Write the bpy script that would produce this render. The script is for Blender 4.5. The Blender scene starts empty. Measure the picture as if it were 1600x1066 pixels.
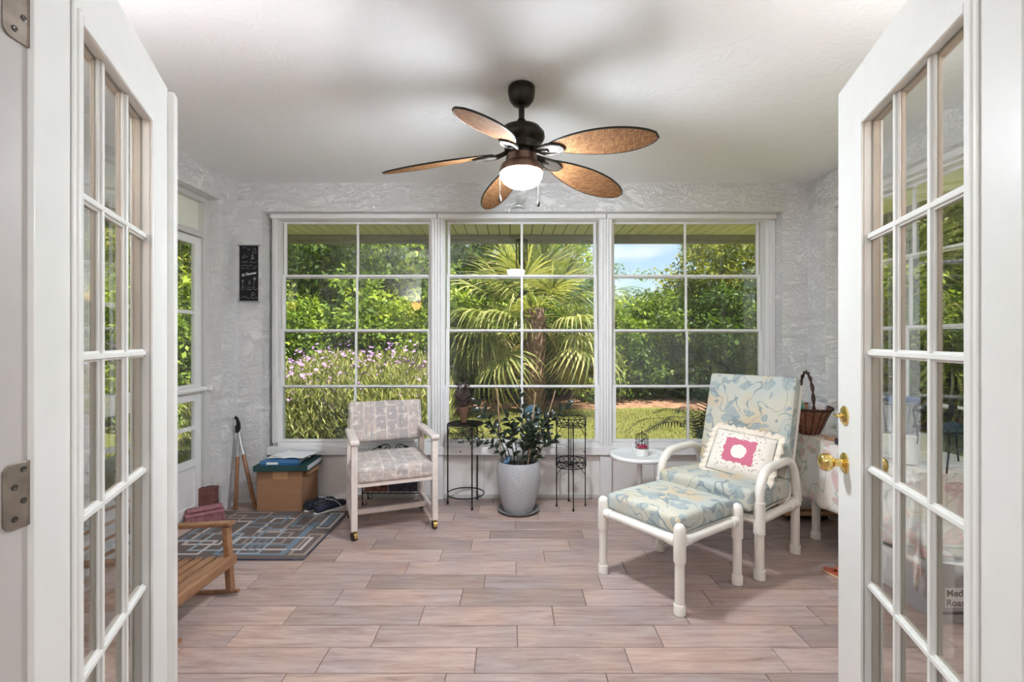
import bpy, bmesh, math, random
import numpy as np
from mathutils import Vector, Matrix, Euler

random.seed(7)
rng = np.random.default_rng(7)
PI = math.pi
SC = bpy.context.scene
COL = SC.collection

# ------------------------------------------------------------------ camera, sky, sun, house fill lights, exposure
CH = 1.235                      # camera height
cam_d = bpy.data.cameras.new('camera')
cam_d.sensor_width = 36.0
cam_d.lens = 36.0 * 750.0 / 1600.0
cam_d.clip_start = 0.05
cam_d.clip_end = 300
cam = bpy.data.objects.new('camera', cam_d)
cam.location = (0, 0, CH)
cam.rotation_euler = (PI / 2, 0, 0)
COL.objects.link(cam)
SC.camera = cam

SUN_DIR = Vector((0.385, -0.36, 0.86)).normalized()      # towards the sun
w = bpy.data.worlds.new('sky')
SC.world = w
w.use_nodes = True
nt = w.node_tree
nt.nodes.clear()
wo = nt.nodes.new('ShaderNodeOutputWorld')
bg = nt.nodes.new('ShaderNodeBackground')
sky = nt.nodes.new('ShaderNodeTexSky')
sky.sky_type = 'NISHITA'
sky.sun_disc = False
sky.sun_elevation = math.asin(SUN_DIR.z)
sky.sun_rotation = math.atan2(SUN_DIR.x, SUN_DIR.y)
sky.air_density = 1.0
sky.dust_density = 1.2
tc = nt.nodes.new('ShaderNodeTexCoord')
mp = nt.nodes.new('ShaderNodeMapping')
mp.inputs['Scale'].default_value = (1.6, 1.6, 5.0)
cn = nt.nodes.new('ShaderNodeTexNoise')
cn.inputs['Scale'].default_value = 2.6
cn.inputs['Detail'].default_value = 6
cr = nt.nodes.new('ShaderNodeValToRGB')
cr.color_ramp.elements[0].position = 0.50
cr.color_ramp.elements[1].position = 0.72
mx = nt.nodes.new('ShaderNodeMix')
mx.data_type = 'RGBA'
mx.inputs['B'].default_value = (5.0, 5.3, 5.7, 1)
nt.links.new(tc.outputs['Generated'], mp.inputs['Vector'])
nt.links.new(mp.outputs['Vector'], cn.inputs['Vector'])
nt.links.new(cn.outputs['Fac'], cr.inputs['Fac'])
nt.links.new(cr.outputs['Color'], mx.inputs['Factor'])
nt.links.new(sky.outputs['Color'], mx.inputs['A'])
nt.links.new(mx.outputs['Result'], bg.inputs['Color'])
bg.inputs['Strength'].default_value = 0.085
nt.links.new(bg.outputs['Background'], wo.inputs['Surface'])

sd = bpy.data.lights.new('sun', 'SUN')
sd.energy = 4.6
sd.angle = 0.009
sd.color = (1.0, 0.95, 0.86)
sun = bpy.data.objects.new('sun', sd)
sun.rotation_euler = SUN_DIR.to_track_quat('Z', 'Y').to_euler()
sun.location = (6, -6, 12)
COL.objects.link(sun)

def area(name, loc, size, energy, color, rot=(0, 0, 0)):
    d = bpy.data.lights.new(name, 'AREA')
    d.shape = 'RECTANGLE'
    d.size, d.size_y = size
    d.energy = energy
    d.color = color
    o = bpy.data.objects.new(name, d)
    o.location = loc
    o.rotation_euler = rot
    COL.objects.link(o)
    return o
# unseen fill lights added in the house room to brighten doors and lanai
area('hall_fill', (0.0, -0.65, 2.40), (2.6, 1.2), 15, (0.92, 0.97, 1.0))
for _x in (-2.3, 2.3):
    area('hall_side_fill', (_x, -1.2, 2.40), (1.0, 1.6), 10, (0.92, 0.97, 1.0))

vs = SC.view_settings
vs.view_transform = 'Standard'
vs.look = 'None'
vs.gamma = 1.0
vs.use_curve_mapping = False
vs.exposure = 1.48
FAN_GLOW = 125.0
UPLIGHT = 5.2
SC.cycles.max_bounces = 10
SC.cycles.diffuse_bounces = 6
SC.cycles.transparent_max_bounces = 16
SC.cycles.caustics_reflective = False
SC.cycles.caustics_refractive = False

# ------------------------------------------------------------------ node helpers and materials
class N:
    """small wrapper round a node tree"""
    def __init__(s, name):
        s.m = bpy.data.materials.new(name)
        s.m.use_nodes = True
        s.t = s.m.node_tree
        s.t.nodes.clear()
        s.out = s.t.nodes.new('ShaderNodeOutputMaterial')
        s.b = s.t.nodes.new('ShaderNodeBsdfPrincipled')
        s.t.links.new(s.b.outputs[0], s.out.inputs['Surface'])
        s._tc = None
    def n(s, typ, **kw):
        nd = s.t.nodes.new(typ)
        for k, v in kw.items():
            setattr(nd, k, v)
        return nd
    def l(s, a, b):
        s.t.links.new(a, b)
    def co(s, which='Object', scale=(1, 1, 1), rot=(0, 0, 0), loc=(0, 0, 0)):
        if s._tc is None:
            s._tc = s.n('ShaderNodeTexCoord')
        m = s.n('ShaderNodeMapping')
        m.inputs['Scale'].default_value = scale
        m.inputs['Rotation'].default_value = rot
        m.inputs['Location'].default_value = loc
        s.l(s._tc.outputs[which], m.inputs['Vector'])
        return m.outputs[0]
    def noise(s, vec, scale=5, detail=3, rough=0.5, dist=0.0):
        nd = s.n('ShaderNodeTexNoise')
        nd.inputs['Scale'].default_value = scale
        nd.inputs['Detail'].default_value = detail
        nd.inputs['Roughness'].default_value = rough
        nd.inputs['Distortion'].default_value = dist
        if vec is not None:
            s.l(vec, nd.inputs['Vector'])
        return nd.outputs['Fac']
    def ramp(s, fac, stops, interp='LINEAR'):
        r = s.n('ShaderNodeValToRGB')
        r.color_ramp.interpolation = interp
        e = r.color_ramp.elements
        while len(e) < len(stops):
            e.new(0.5)
        for k, (p, c) in enumerate(stops):
            e[k].position = p
            e[k].color = (c[0], c[1], c[2], 1) if hasattr(c, '__len__') else (c, c, c, 1)
        s.l(fac, r.inputs['Fac'])
        return r.outputs['Color']
    def mix(s, fac, a, b, blend='MIX'):
        nd = s.n('ShaderNodeMix', data_type='RGBA', blend_type=blend)
        for v, key in ((fac, 'Factor'), (a, 'A'), (b, 'B')):
            if hasattr(v, 'default_value') or hasattr(v, 'is_linked'):
                s.l(v, nd.inputs[key])
            elif hasattr(v, '__len__'):
                nd.inputs[key].default_value = (v[0], v[1], v[2], 1)
            else:
                nd.inputs[key].default_value = v
        return nd.outputs['Result']
    def math(s, op, a, b=0.0, c=None):
        nd = s.n('ShaderNodeMath', operation=op)
        for k, v in enumerate((a, b, c)):
            if v is None:
                continue
            if isinstance(v, (int, float)):
                nd.inputs[k].default_value = v
            else:
                s.l(v, nd.inputs[k])
        return nd.outputs[0]
    def color(s, c):
        if hasattr(c, 'is_linked'):
            s.l(c, s.b.inputs['Base Color'])
        else:
            s.b.inputs['Base Color'].default_value = (c[0], c[1], c[2], 1)
    def bump(s, h, strength=0.3, dist=0.01):
        b = s.n('ShaderNodeBump')
        b.inputs['Strength'].default_value = strength
        b.inputs['Distance'].default_value = dist
        s.l(h, b.inputs['Height'])
        s.l(b.outputs[0], s.b.inputs['Normal'])
    def set(s, rough=0.5, metal=0.0, spec=0.5, sheen=0.0):
        s.b.inputs['Roughness'].default_value = rough
        s.b.inputs['Metallic'].default_value = metal
        s.b.inputs['Specular IOR Level'].default_value = spec
        s.b.inputs['Sheen Weight'].default_value = sheen

M = {}
def plain(name, c, rough=0.5, metal=0.0, var=0.06, scale=12, bump=0.0, spec=0.5, bscale=60):
    a = N(name)
    f = a.noise(a.co(), scale, 3)
    lo = tuple(max(0, v * (1 - var)) for v in c)
    hi = tuple(min(1, v * (1 + var)) for v in c)
    a.color(a.ramp(f, [(0.3, lo), (0.7, hi)]))
    a.set(rough, metal, spec)
    if bump:
        a.bump(a.noise(a.co(), bscale, 3), bump, 0.004)
    M[name] = a.m
    return a.m

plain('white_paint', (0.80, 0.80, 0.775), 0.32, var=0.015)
plain('jamb_taupe', (0.52, 0.49, 0.47), 0.45, var=0.03)  # greyer and darker than the white of the door leaves
plain('shaded_reveal', (0.46, 0.39, 0.31), 0.5)  # brownish shade of the outer door reveals put into the colour
plain('white_vinyl', (0.80, 0.80, 0.80), 0.35, var=0.02)
plain('grey_vinyl', (0.60, 0.60, 0.585), 0.4, var=0.03)
plain('kick_panel', (0.80, 0.775, 0.745), 0.45, var=0.04, scale=5)
plain('pvc', (0.84, 0.80, 0.74), 0.28, var=0.02)
plain('white_plastic', (0.84, 0.84, 0.83), 0.35, var=0.02)
plain('black_iron', (0.018, 0.018, 0.02), 0.45, 0.4, var=0.2)
plain('bronze', (0.022, 0.018, 0.014), 0.38, 0.6, var=0.2)
plain('copper_bronze', (0.20, 0.115, 0.085), 0.34, 0.6, var=0.1)
plain('bracket_metal', (0.035, 0.028, 0.022), 0.6, 0.3, var=0.1)
plain('brass', (0.78, 0.56, 0.20), 0.16, 1.0, var=0.05)
plain('hinge_metal', (0.30, 0.25, 0.21), 0.45, 0.7, var=0.2, scale=30)
plain('screw', (0.10, 0.09, 0.08), 0.4, 0.8)
plain('steel', (0.55, 0.56, 0.57), 0.3, 0.9)
plain('pickled_wood', (0.71, 0.63, 0.585), 0.5, var=0.10, scale=18)
plain('pot_soil', (0.045, 0.03, 0.022), 0.95, var=0.5, scale=60, bump=0.6)
plain('saucer', (0.22, 0.23, 0.24), 0.5)
plain('rubber', (0.012, 0.012, 0.012), 0.6)
plain('zz_leaf', (0.012, 0.022, 0.010), 0.3, var=0.45, scale=6)
plain('zz_stem', (0.07, 0.085, 0.05), 0.5)
plain('stake_wood', (0.42, 0.27, 0.17), 0.7, var=0.15)
plain('blue_glass', (0.10, 0.22, 0.36), 0.2, var=0.3, scale=30)
plain('terracotta', (0.17, 0.085, 0.05), 0.7, var=0.15, scale=20)
plain('dried_plant', (0.085, 0.055, 0.05), 0.9, var=0.5, scale=25)
plain('dried_bloom', (0.42, 0.36, 0.42), 0.9, var=0.3, scale=25)
plain('binder_green', (0.012, 0.055, 0.055), 0.5)
plain('paper', (0.82, 0.82, 0.81), 0.7, var=0.03)
plain('page_edges', (0.66, 0.66, 0.67), 0.8, var=0.1, scale=90)
plain('blue_cover', (0.05, 0.17, 0.36), 0.4)
plain('black_cloth', (0.008, 0.008, 0.009), 0.9)
plain('navy_canvas', (0.022, 0.028, 0.05), 0.85, var=0.25, bump=0.3)
plain('shoe_lining', (0.09, 0.085, 0.08), 0.9)
plain('shoe_sole', (0.70, 0.70, 0.68), 0.6)
plain('mauve_bristle', (0.34, 0.15, 0.17), 0.9, var=0.25, scale=40, bump=0.5)
plain('brick_clay', (0.17, 0.07, 0.06), 0.9, var=0.3, scale=20, bump=0.6, bscale=40)
plain('silver_glass', (0.62, 0.66, 0.64), 0.15, 0.7)
plain('blue_tub', (0.16, 0.27, 0.50), 0.4)
plain('grey_carton', (0.36, 0.36, 0.37), 0.7)
plain('dark_bin', (0.05, 0.06, 0.07), 0.5)
plain('magazine_dark', (0.05, 0.05, 0.08), 0.4, var=0.8, scale=30)
plain('magazine_red', (0.24, 0.09, 0.07), 0.4, var=0.8, scale=30)
plain('berry', (0.50, 0.02, 0.10), 0.35)
plain('cream_lace', (0.80, 0.72, 0.62), 0.9, bump=0.4)
plain('soffit', (0.88, 0.88, 0.56), 0.6, var=0.03, scale=3)
plain('fascia', (0.27, 0.26, 0.17), 0.7, var=0.1)
plain('gaze_ball', (0.22, 0.38, 0.52), 0.12, 0.2)
plain('pedestal', (0.38, 0.48, 0.56), 0.6)
plain('palm_boot', (0.27, 0.165, 0.115), 0.95, var=0.45, scale=18, bump=0.8)
plain('bark', (0.10, 0.075, 0.05), 0.95, var=0.4, scale=14, bump=0.7)
plain('mulch', (0.30, 0.16, 0.095), 0.95, var=0.5, scale=9, bump=1.0, bscale=25)
plain('house_wall', (0.78, 0.77, 0.74), 0.8, var=0.02)
plain('roof', (0.25, 0.22, 0.2), 0.9)
plain('blossom_purple', (0.46, 0.25, 0.56), 0.8, var=0.2, scale=5)
plain('flip_red', (0.50, 0.13, 0.07), 0.5)
plain('card_pink', (0.60, 0.20, 0.22), 0.6, var=0.6, scale=60)
plain('card_grey', (0.40, 0.42, 0.45), 0.6, var=0.4, scale=60)
plain('green_card', (0.30, 0.55, 0.30), 0.6, var=0.6, scale=50)
plain('sandal_tan', (0.6, 0.45, 0.3), 0.7)
plain('teal', (0.05, 0.30, 0.30), 0.5)

def emit(name, c, s):
    m = bpy.data.materials.new(name)
    m.use_nodes = True
    b = m.node_tree.nodes['Principled BSDF']
    b.inputs['Base Color'].default_value = (0.9, 0.9, 0.9, 1)
    b.inputs['Emission Color'].default_value = (*c, 1)
    b.inputs['Emission Strength'].default_value = s
    M[name] = m
emit('amber_glass', (1.0, 0.42, 0.16), 5.0)
emit('lamp_glass', (0.86, 0.93, 1.0), FAN_GLOW)

def glass(name, tint=(1, 1, 1), refl=1.0, haze=0.0, hazec=(0.8, 0.8, 0.8)):
    m = bpy.data.materials.new(name)
    m.use_nodes = True
    t = m.node_tree
    t.nodes.clear()
    o = t.nodes.new('ShaderNodeOutputMaterial')
    lw = t.nodes.new('ShaderNodeLayerWeight')
    lw.inputs['Blend'].default_value = 0.5
    p = t.nodes.new('ShaderNodeMath'); p.operation = 'POWER'; p.inputs[1].default_value = 4.0
    ma = t.nodes.new('ShaderNodeMath'); ma.operation = 'MULTIPLY_ADD'
    ma.inputs[1].default_value = 0.9 * refl; ma.inputs[2].default_value = 0.055 * refl
    tr = t.nodes.new('ShaderNodeBsdfTransparent'); tr.inputs[0].default_value = (*tint, 1)
    gl = t.nodes.new('ShaderNodeBsdfGlossy'); gl.inputs['Roughness'].default_value = 0.0
    mxs = t.nodes.new('ShaderNodeMixShader')
    t.links.new(lw.outputs['Facing'], p.inputs[0])
    t.links.new(p.outputs[0], ma.inputs[0])
    t.links.new(ma.outputs[0], mxs.inputs[0])
    src = tr.outputs[0]
    if haze:
        df = t.nodes.new('ShaderNodeBsdfDiffuse'); df.inputs[0].default_value = (*hazec, 1)
        tl = t.nodes.new('ShaderNodeBsdfTranslucent'); tl.inputs[0].default_value = (*hazec, 1)
        ad = t.nodes.new('ShaderNodeMixShader'); ad.inputs[0].default_value = 0.5
        m2 = t.nodes.new('ShaderNodeMixShader'); m2.inputs[0].default_value = haze
        t.links.new(df.outputs[0], ad.inputs[1]); t.links.new(tl.outputs[0], ad.inputs[2])
        t.links.new(tr.outputs[0], m2.inputs[1]); t.links.new(ad.outputs[0], m2.inputs[2])
        src = m2.outputs[0]
    t.links.new(src, mxs.inputs[1]); t.links.new(gl.outputs[0], mxs.inputs[2])
    t.links.new(mxs.outputs[0], o.inputs[0])
    M[name] = m
glass('clear_pane', (0.97, 0.98, 0.97), 1.0)
glass('vinyl_pane', (0.95, 0.96, 0.95), 0.7, 0.015)
glass('dusty_pane', (0.93, 0.94, 0.94), 0.8, 0.07, (0.75, 0.78, 0.8))
glass('frosted', (0.95, 0.95, 0.95), 0.3, 0.96, (0.97, 0.97, 0.97))

def stucco(name, c, sc=1.0, strength=0.5, ceil=False):
    a = N(name)
    v = a.co('Object', (1, 1, 1) if ceil else (1.0, 1.0, 1.8))
    n1 = a.noise(v, 7 * sc, 6, 0.62, 1.2)
    n2 = a.noise(v, 34 * sc, 4, 0.55, 0.6)
    ridge = a.math('ABSOLUTE', a.math('SUBTRACT', n1, 0.5))
    edge = a.math('MINIMUM', a.math('MULTIPLY', ridge, 14.0), 1.0)
    h = a.math('ADD', a.math('MULTIPLY', edge, 0.55), a.math('MULTIPLY', n2, 0.7))
    dark = tuple(x * 0.95 for x in c)
    a.color(a.mix(a.noise(a.co(), 3, 3), dark, c))
    a.set(0.8, 0, 0.1)
    a.bump(h, strength, 0.014)
    M[name] = a.m
stucco('wall_stucco', (0.87, 0.87, 0.875), 1.5, 0.75)
stucco('ceiling_texture', (0.89, 0.89, 0.90), 0.7, 0.16, True)

def floor_mat():
    a = N('plank_tile')
    oi = a.n('ShaderNodeObjectInfo')
    tcn = a.n('ShaderNodeTexCoord')
    comb = a.n('ShaderNodeCombineXYZ')
    a.l(a.math('MULTIPLY', oi.outputs['Random'], 37.0), comb.inputs[0])
    a.l(a.math('MULTIPLY', oi.outputs['Random'], 91.0), comb.inputs[1])
    va = a.n('ShaderNodeVectorMath', operation='ADD')
    a.l(tcn.outputs['Object'], va.inputs[0]); a.l(comb.outputs[0], va.inputs[1])
    m1 = a.n('ShaderNodeMapping'); m1.inputs['Scale'].default_value = (0.9, 7.5, 1)
    a.l(va.outputs[0], m1.inputs[0])
    g = a.noise(m1.outputs[0], 4.0, 8, 0.64, 0.8)
    fine = a.n('ShaderNodeMapping'); fine.inputs['Scale'].default_value = (2.0, 26, 1)
    a.l(va.outputs[0], fine.inputs[0])
    f2 = a.noise(fine.outputs[0], 7, 5, 0.6, 0.3)
    cloud = a.noise(va.outputs[0], 3.2, 2)
    c1 = a.ramp(g, [(0.22, (0.21, 0.128, 0.104)), (0.40, (0.46, 0.34, 0.30)), (0.58, (0.60, 0.48, 0.44)), (0.78, (0.69, 0.58, 0.56))])
    c2 = a.mix(a.math('MULTIPLY', f2, 0.45), c1, (0.24, 0.14, 0.11))
    cool = a.ramp(cloud, [(0.35, (0.90, 0.93, 1.0)), (0.65, (1.08, 1.0, 0.92))])
    c3 = a.mix(0.8, c2, cool, 'MULTIPLY')
    tone = a.ramp(oi.outputs['Random'], [(0.0, 0.66), (0.3, 0.95), (0.6, 0.84), (1.0, 1.10)])
    a.color(a.mix(1.0, c3, tone, 'MULTIPLY'))
    a.set(0.30, 0, 0.5)
    rr = a.ramp(g, [(0.2, 0.26), (0.8, 0.42)])
    a.l(rr, a.b.inputs['Roughness'])
    a.bump(f2, 0.12, 0.002)
    M['plank_tile'] = a.m
floor_mat()
plain('grout', (0.17, 0.12, 0.10), 0.9, var=0.2, scale=20)

def wood(name, c1, c2, scale=(1, 8, 8), s=6, rough=0.45):
    a = N(name)
    g = a.noise(a.co('Object', scale), s, 6, 0.6, 1.0)
    a.color(a.ramp(g, [(0.3, c1), (0.7, c2)]))
    a.set(rough)
    a.bump(g, 0.15, 0.002)
    M[name] = a.m
wood('teak', (0.20, 0.095, 0.045), (0.38, 0.205, 0.11), (6, 1, 6))
wood('handle_wood', (0.20, 0.085, 0.04), (0.36, 0.18, 0.09), (8, 8, 1))
wood('light_wood', (0.45, 0.24, 0.10), (0.6, 0.36, 0.18), (1, 8, 8))
wood('cardboard', (0.30, 0.155, 0.082), (0.36, 0.195, 0.105), (1, 1, 12), 3, 0.85)

def rattan():
    a = N('woven_rattan')
    v = a.co('Object', (1, 1, 1), (0, 0, 0.62))
    ck = a.n('ShaderNodeTexBrick')
    ck.offset = 0.5
    ck.inputs['Scale'].default_value = 1.0
    ck.inputs['Brick Width'].default_value = 0.020
    ck.inputs['Row Height'].default_value = 0.0075
    ck.inputs['Mortar Size'].default_value = 0.0011
    ck.inputs['Mortar Smooth'].default_value = 0.6
    ck.inputs['Color1'].default_value = (0.23, 0.105, 0.045, 1)
    ck.inputs['Color2'].default_value = (0.36, 0.19, 0.085, 1)
    ck.inputs['Mortar'].default_value = (0.035, 0.016, 0.008, 1)
    a.l(v, ck.inputs['Vector'])
    a.color(ck.outputs['Color'])
    a.set(0.85, 0, 0.1)
    a.bump(a.math('SUBTRACT', 1.0, ck.outputs['Fac']), 0.7, 0.003)
    M['woven_rattan'] = a.m
rattan()

def wicker(name, c1, c2, dark, w=0.03, h=0.011):
    a = N(name)
    g = a.n('ShaderNodeTexCoord')
    ck = a.n('ShaderNodeTexBrick')
    ck.offset = 0.5
    ck.inputs['Scale'].default_value = 1.0
    ck.inputs['Brick Width'].default_value = w
    ck.inputs['Row Height'].default_value = h
    ck.inputs['Mortar Size'].default_value = h * 0.16
    ck.inputs['Mortar Smooth'].default_value = 0.8
    ck.inputs['Color1'].default_value = (*c1, 1)
    ck.inputs['Color2'].default_value = (*c2, 1)
    ck.inputs['Mortar'].default_value = (*dark, 1)
    a.l(g.outputs['UV'], ck.inputs['Vector'])
    a.color(ck.outputs['Color'])
    a.set(0.6)
    a.bump(a.math('SUBTRACT', 1.0, ck.outputs['Fac']), 1.0, 0.006)
    M[name] = a.m
wicker('brown_wicker', (0.34, 0.13, 0.07), (0.50, 0.24, 0.14), (0.05, 0.018, 0.01), 0.026, 0.012)
wicker('white_wicker', (0.74, 0.76, 0.78), (0.84, 0.85, 0.86), (0.25, 0.28, 0.32), 0.022, 0.010)

def stripe_fabric():
    a = N('striped_upholstery')
    v = a.co('Object', (1, 1, 1))
    sx = a.n('ShaderNodeSeparateXYZ'); a.l(v, sx.inputs[0])
    y = a.math('ADD', sx.outputs[1], a.math('MULTIPLY', sx.outputs[2], 1.3))
    cb = a.n('ShaderNodeCombineXYZ'); a.l(y, cb.inputs[0]); a.l(sx.outputs[0], cb.inputs[1])
    ck = a.n('ShaderNodeTexBrick')
    ck.offset = 0.37
    ck.inputs['Scale'].default_value = 1.0
    ck.inputs['Brick Width'].default_value = 0.105
    ck.inputs['Row Height'].default_value = 0.078
    ck.inputs['Mortar Size'].default_value = 0.009
    ck.inputs['Mortar Smooth'].default_value = 0.9
    ck.inputs['Color1'].default_value = (0.40, 0.35, 0.34, 1)
    ck.inputs['Color2'].default_value = (0.60, 0.49, 0.43, 1)
    ck.inputs['Mortar'].default_value = (0.68, 0.61, 0.54, 1)
    a.l(cb.outputs[0], ck.inputs['Vector'])
    n1 = a.noise(a.co('Object', (22, 3, 3)), 2.0, 5, 0.6, 1.0)
    c = a.mix(a.ramp(n1, [(0.40, 0.0), (0.60, 0.65)]), ck.outputs['Color'], (0.38, 0.36, 0.36))
    n2 = a.noise(a.co('Object', (1, 1, 1)), 26, 4, 0.6)
    c = a.mix(a.ramp(n2, [(0.52, 0.0), (0.66, 0.75)]), c, (0.78, 0.72, 0.66))
    a.color(c)
    a.set(0.9, 0, 0.2, 0.2)
    a.bump(a.noise(a.co(), 260, 2), 0.25, 0.002)
    M['striped_upholstery'] = a.m
stripe_fabric()

def floral(name, base1, base2, blob, blob2, line, accent, s=1.0):
    a = N(name)
    v = a.co('Object', (s, s, s))
    # wandering vines: thin level lines of a smooth noise
    warp = a.n('ShaderNodeTexNoise'); warp.inputs['Scale'].default_value = 7; a.l(v, warp.inputs['Vector'])
    mxv = a.n('ShaderNodeMix', data_type='VECTOR'); mxv.inputs['Factor'].default_value = 0.14
    a.l(v, mxv.inputs[4]); a.l(warp.outputs['Color'], mxv.inputs[5])
    vv = mxv.outputs[1]
    cream = a.mix(a.ramp(a.noise(v, 3.3, 2), [(0.42, 0), (0.6, 1)]), base1, base2)
    warm = a.mix(a.ramp(a.noise(a.co('Object', (s, s, s), (0, 0, 0), (3.1, 1.7, 5.2)), 4.3, 2), [(0.55, 0), (0.70, 0.9)]), cream, accent)
    vor = a.n('ShaderNodeTexVoronoi'); vor.inputs['Scale'].default_value = 13.0; vor.inputs['Randomness'].default_value = 0.9
    a.l(vv, vor.inputs['Vector'])
    leaf = a.ramp(vor.outputs['Distance'], [(0.40, 1), (0.43, 0)], 'LINEAR')
    pick = a.math('LESS_THAN', a.noise(v, 7.5, 1), 0.57)
    leafm = a.math('MULTIPLY', leaf, pick)
    lc = a.mix(a.noise(v, 14, 2), blob, blob2)
    c = a.mix(a.math('MULTIPLY', leafm, 0.9), warm, lc)
    e = a.math('ABSOLUTE', a.math('SUBTRACT', a.math('FRACT', a.math('MULTIPLY', a.noise(vv, 5.0, 1.5, 0.4), 7.0)), 0.5))
    vine = a.math('LESS_THAN', e, 0.045)
    vein = a.n('ShaderNodeTexVoronoi'); vein.inputs['Scale'].default_value = 17; vein.feature = 'DISTANCE_TO_EDGE'
    a.l(vv, vein.inputs['Vector'])
    veinm = a.math('MULTIPLY', a.math('LESS_THAN', vein.outputs['Distance'], 0.045), leafm)
    c = a.mix(a.math('MULTIPLY', a.math('MAXIMUM', vine, a.math('MULTIPLY', veinm, 0.5)), 0.85), c, line)
    a.color(c)
    a.set(0.75, 0, 0.3, 0.1)
    a.bump(a.noise(a.co(), 9, 3), 0.25, 0.012)
    M[name] = a.m
floral('blue_floral', (0.58, 0.56, 0.46), (0.48, 0.52, 0.49), (0.29, 0.35, 0.37), (0.40, 0.46, 0.45), (0.22, 0.27, 0.30), (0.62, 0.48, 0.30))
floral('rose_cloth', (0.84, 0.79, 0.73), (0.82, 0.80, 0.78), (0.76, 0.48, 0.50), (0.80, 0.62, 0.58), (0.50, 0.55, 0.45), (0.80, 0.72, 0.60), 0.9)

def pillow_mat():
    a = N('crochet_pillow')
    tcn = a.n('ShaderNodeTexCoord')
    s = a.n('ShaderNodeSeparateXYZ'); a.l(tcn.outputs['Object'], s.inputs[0])
    x, y = s.outputs[0], s.outputs[1]
    wob = a.math('MULTIPLY', a.math('SUBTRACT', a.noise(a.co(), 38, 2), 0.5), 0.035)
    ax = a.math('ABSOLUTE', x); ay = a.math('ABSOLUTE', y)
    sq = a.math('ADD', a.math('MAXIMUM', a.math('MULTIPLY', ax, 0.86), ay), wob)
    outer = a.math('LESS_THAN', sq, 0.073)
    r = a.math('SQRT', a.math('ADD', a.math('MULTIPLY', x, x), a.math('MULTIPLY', a.math('ADD', y, 0.004), a.math('ADD', y, 0.004))))
    inner = a.math('GREATER_THAN', a.math('ADD', r, a.math('MULTIPLY', wob, 0.5)), 0.042)
    ring = a.math('MULTIPLY', outer, inner)
    front = a.math('GREATER_THAN', s.outputs[2], 0.0)
    ring = a.math('MULTIPLY', ring, front)
    c = a.mix(a.math('MULTIPLY', ring, 0.9), (0.82, 0.77, 0.70), (0.56, 0.10, 0.20))
    dots = a.n('ShaderNodeTexVoronoi'); dots.inputs['Scale'].default_value = 62
    a.l(a.co(), dots.inputs['Vector'])
    halo = a.math('MULTIPLY', a.math('LESS_THAN', sq, 0.112), a.math('GREATER_THAN', sq, 0.073))
    dm = a.math('MULTIPLY', a.math('MULTIPLY', a.math('LESS_THAN', dots.outputs['Distance'], 0.30), halo), front)
    c = a.mix(a.math('MULTIPLY', dm, 0.7), c, (0.36, 0.22, 0.22))
    a.color(c)
    a.set(0.9, 0, 0.2)
    a.bump(dots.outputs['Distance'], 0.3, 0.003)
    M['crochet_pillow'] = a.m
pillow_mat()

def rug_mat(rects):
    a = N('rug_pattern')
    tcn = a.n('ShaderNodeTexCoord')
    s = a.n('ShaderNodeSeparateXYZ'); a.l(tcn.outputs['Object'], s.inputs[0])
    x, y = s.outputs[0], s.outputs[1]
    c = a.mix(a.noise(a.co(), 60, 3), (0.115, 0.085, 0.075), (0.17, 0.13, 0.115))
    cols = {'c': (0.60, 0.55, 0.52), 'b': (0.17, 0.24, 0.30), 't': (0.36, 0.28, 0.235), 'l': (0.34, 0.42, 0.48)}
    for (x0, y0, x1, y1, k, th) in rects:
        cx, cy, hw, hh = (x0 + x1) / 2, (y0 + y1) / 2, (x1 - x0) / 2, (y1 - y0) / 2
        dx = a.math('SUBTRACT', a.math('ABSOLUTE', a.math('SUBTRACT', x, cx)), hw)
        dy = a.math('SUBTRACT', a.math('ABSOLUTE', a.math('SUBTRACT', y, cy)), hh)
        d = a.math('MAXIMUM', dx, dy)
        f = a.math('LESS_THAN', a.math('ABSOLUTE', a.math('ADD', d, th / 2)), th / 2)
        c = a.mix(f, c, cols[k])
    pile = a.noise(a.co(), 300, 2)
    a.color(a.mix(a.math('MULTIPLY', pile, 0.25), c, (0.12, 0.10, 0.1)))
    a.set(0.95, 0, 0.1, 0.1)
    a.bump(pile, 0.6, 0.004)
    M['rug_pattern'] = a.m

def herring():
    a = N('herringbone_glaze')
    tcn = a.n('ShaderNodeTexCoord')
    s = a.n('ShaderNodeSeparateXYZ'); a.l(tcn.outputs['UV'], s.inputs[0])
    u = a.math('FRACT', a.math('MULTIPLY', s.outputs[0], 8.0))
    tri = a.math('ABSOLUTE', a.math('SUBTRACT', u, 0.5))
    k = a.math('ADD', a.math('MULTIPLY', s.outputs[1], 0.36 * 62), a.math('MULTIPLY', tri, 7.0))
    w = a.math('ABSOLUTE', a.math('SUBTRACT', a.math('FRACT', k), 0.5))
    g = a.ramp(w, [(0.10, 0), (0.26, 1)])
    a.color(a.mix(g, (0.47, 0.42, 0.40), (0.50, 0.53, 0.57)))
    a.set(0.35)
    a.bump(g, 0.8, 0.004)
    M['herringbone_glaze'] = a.m
herring()

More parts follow.
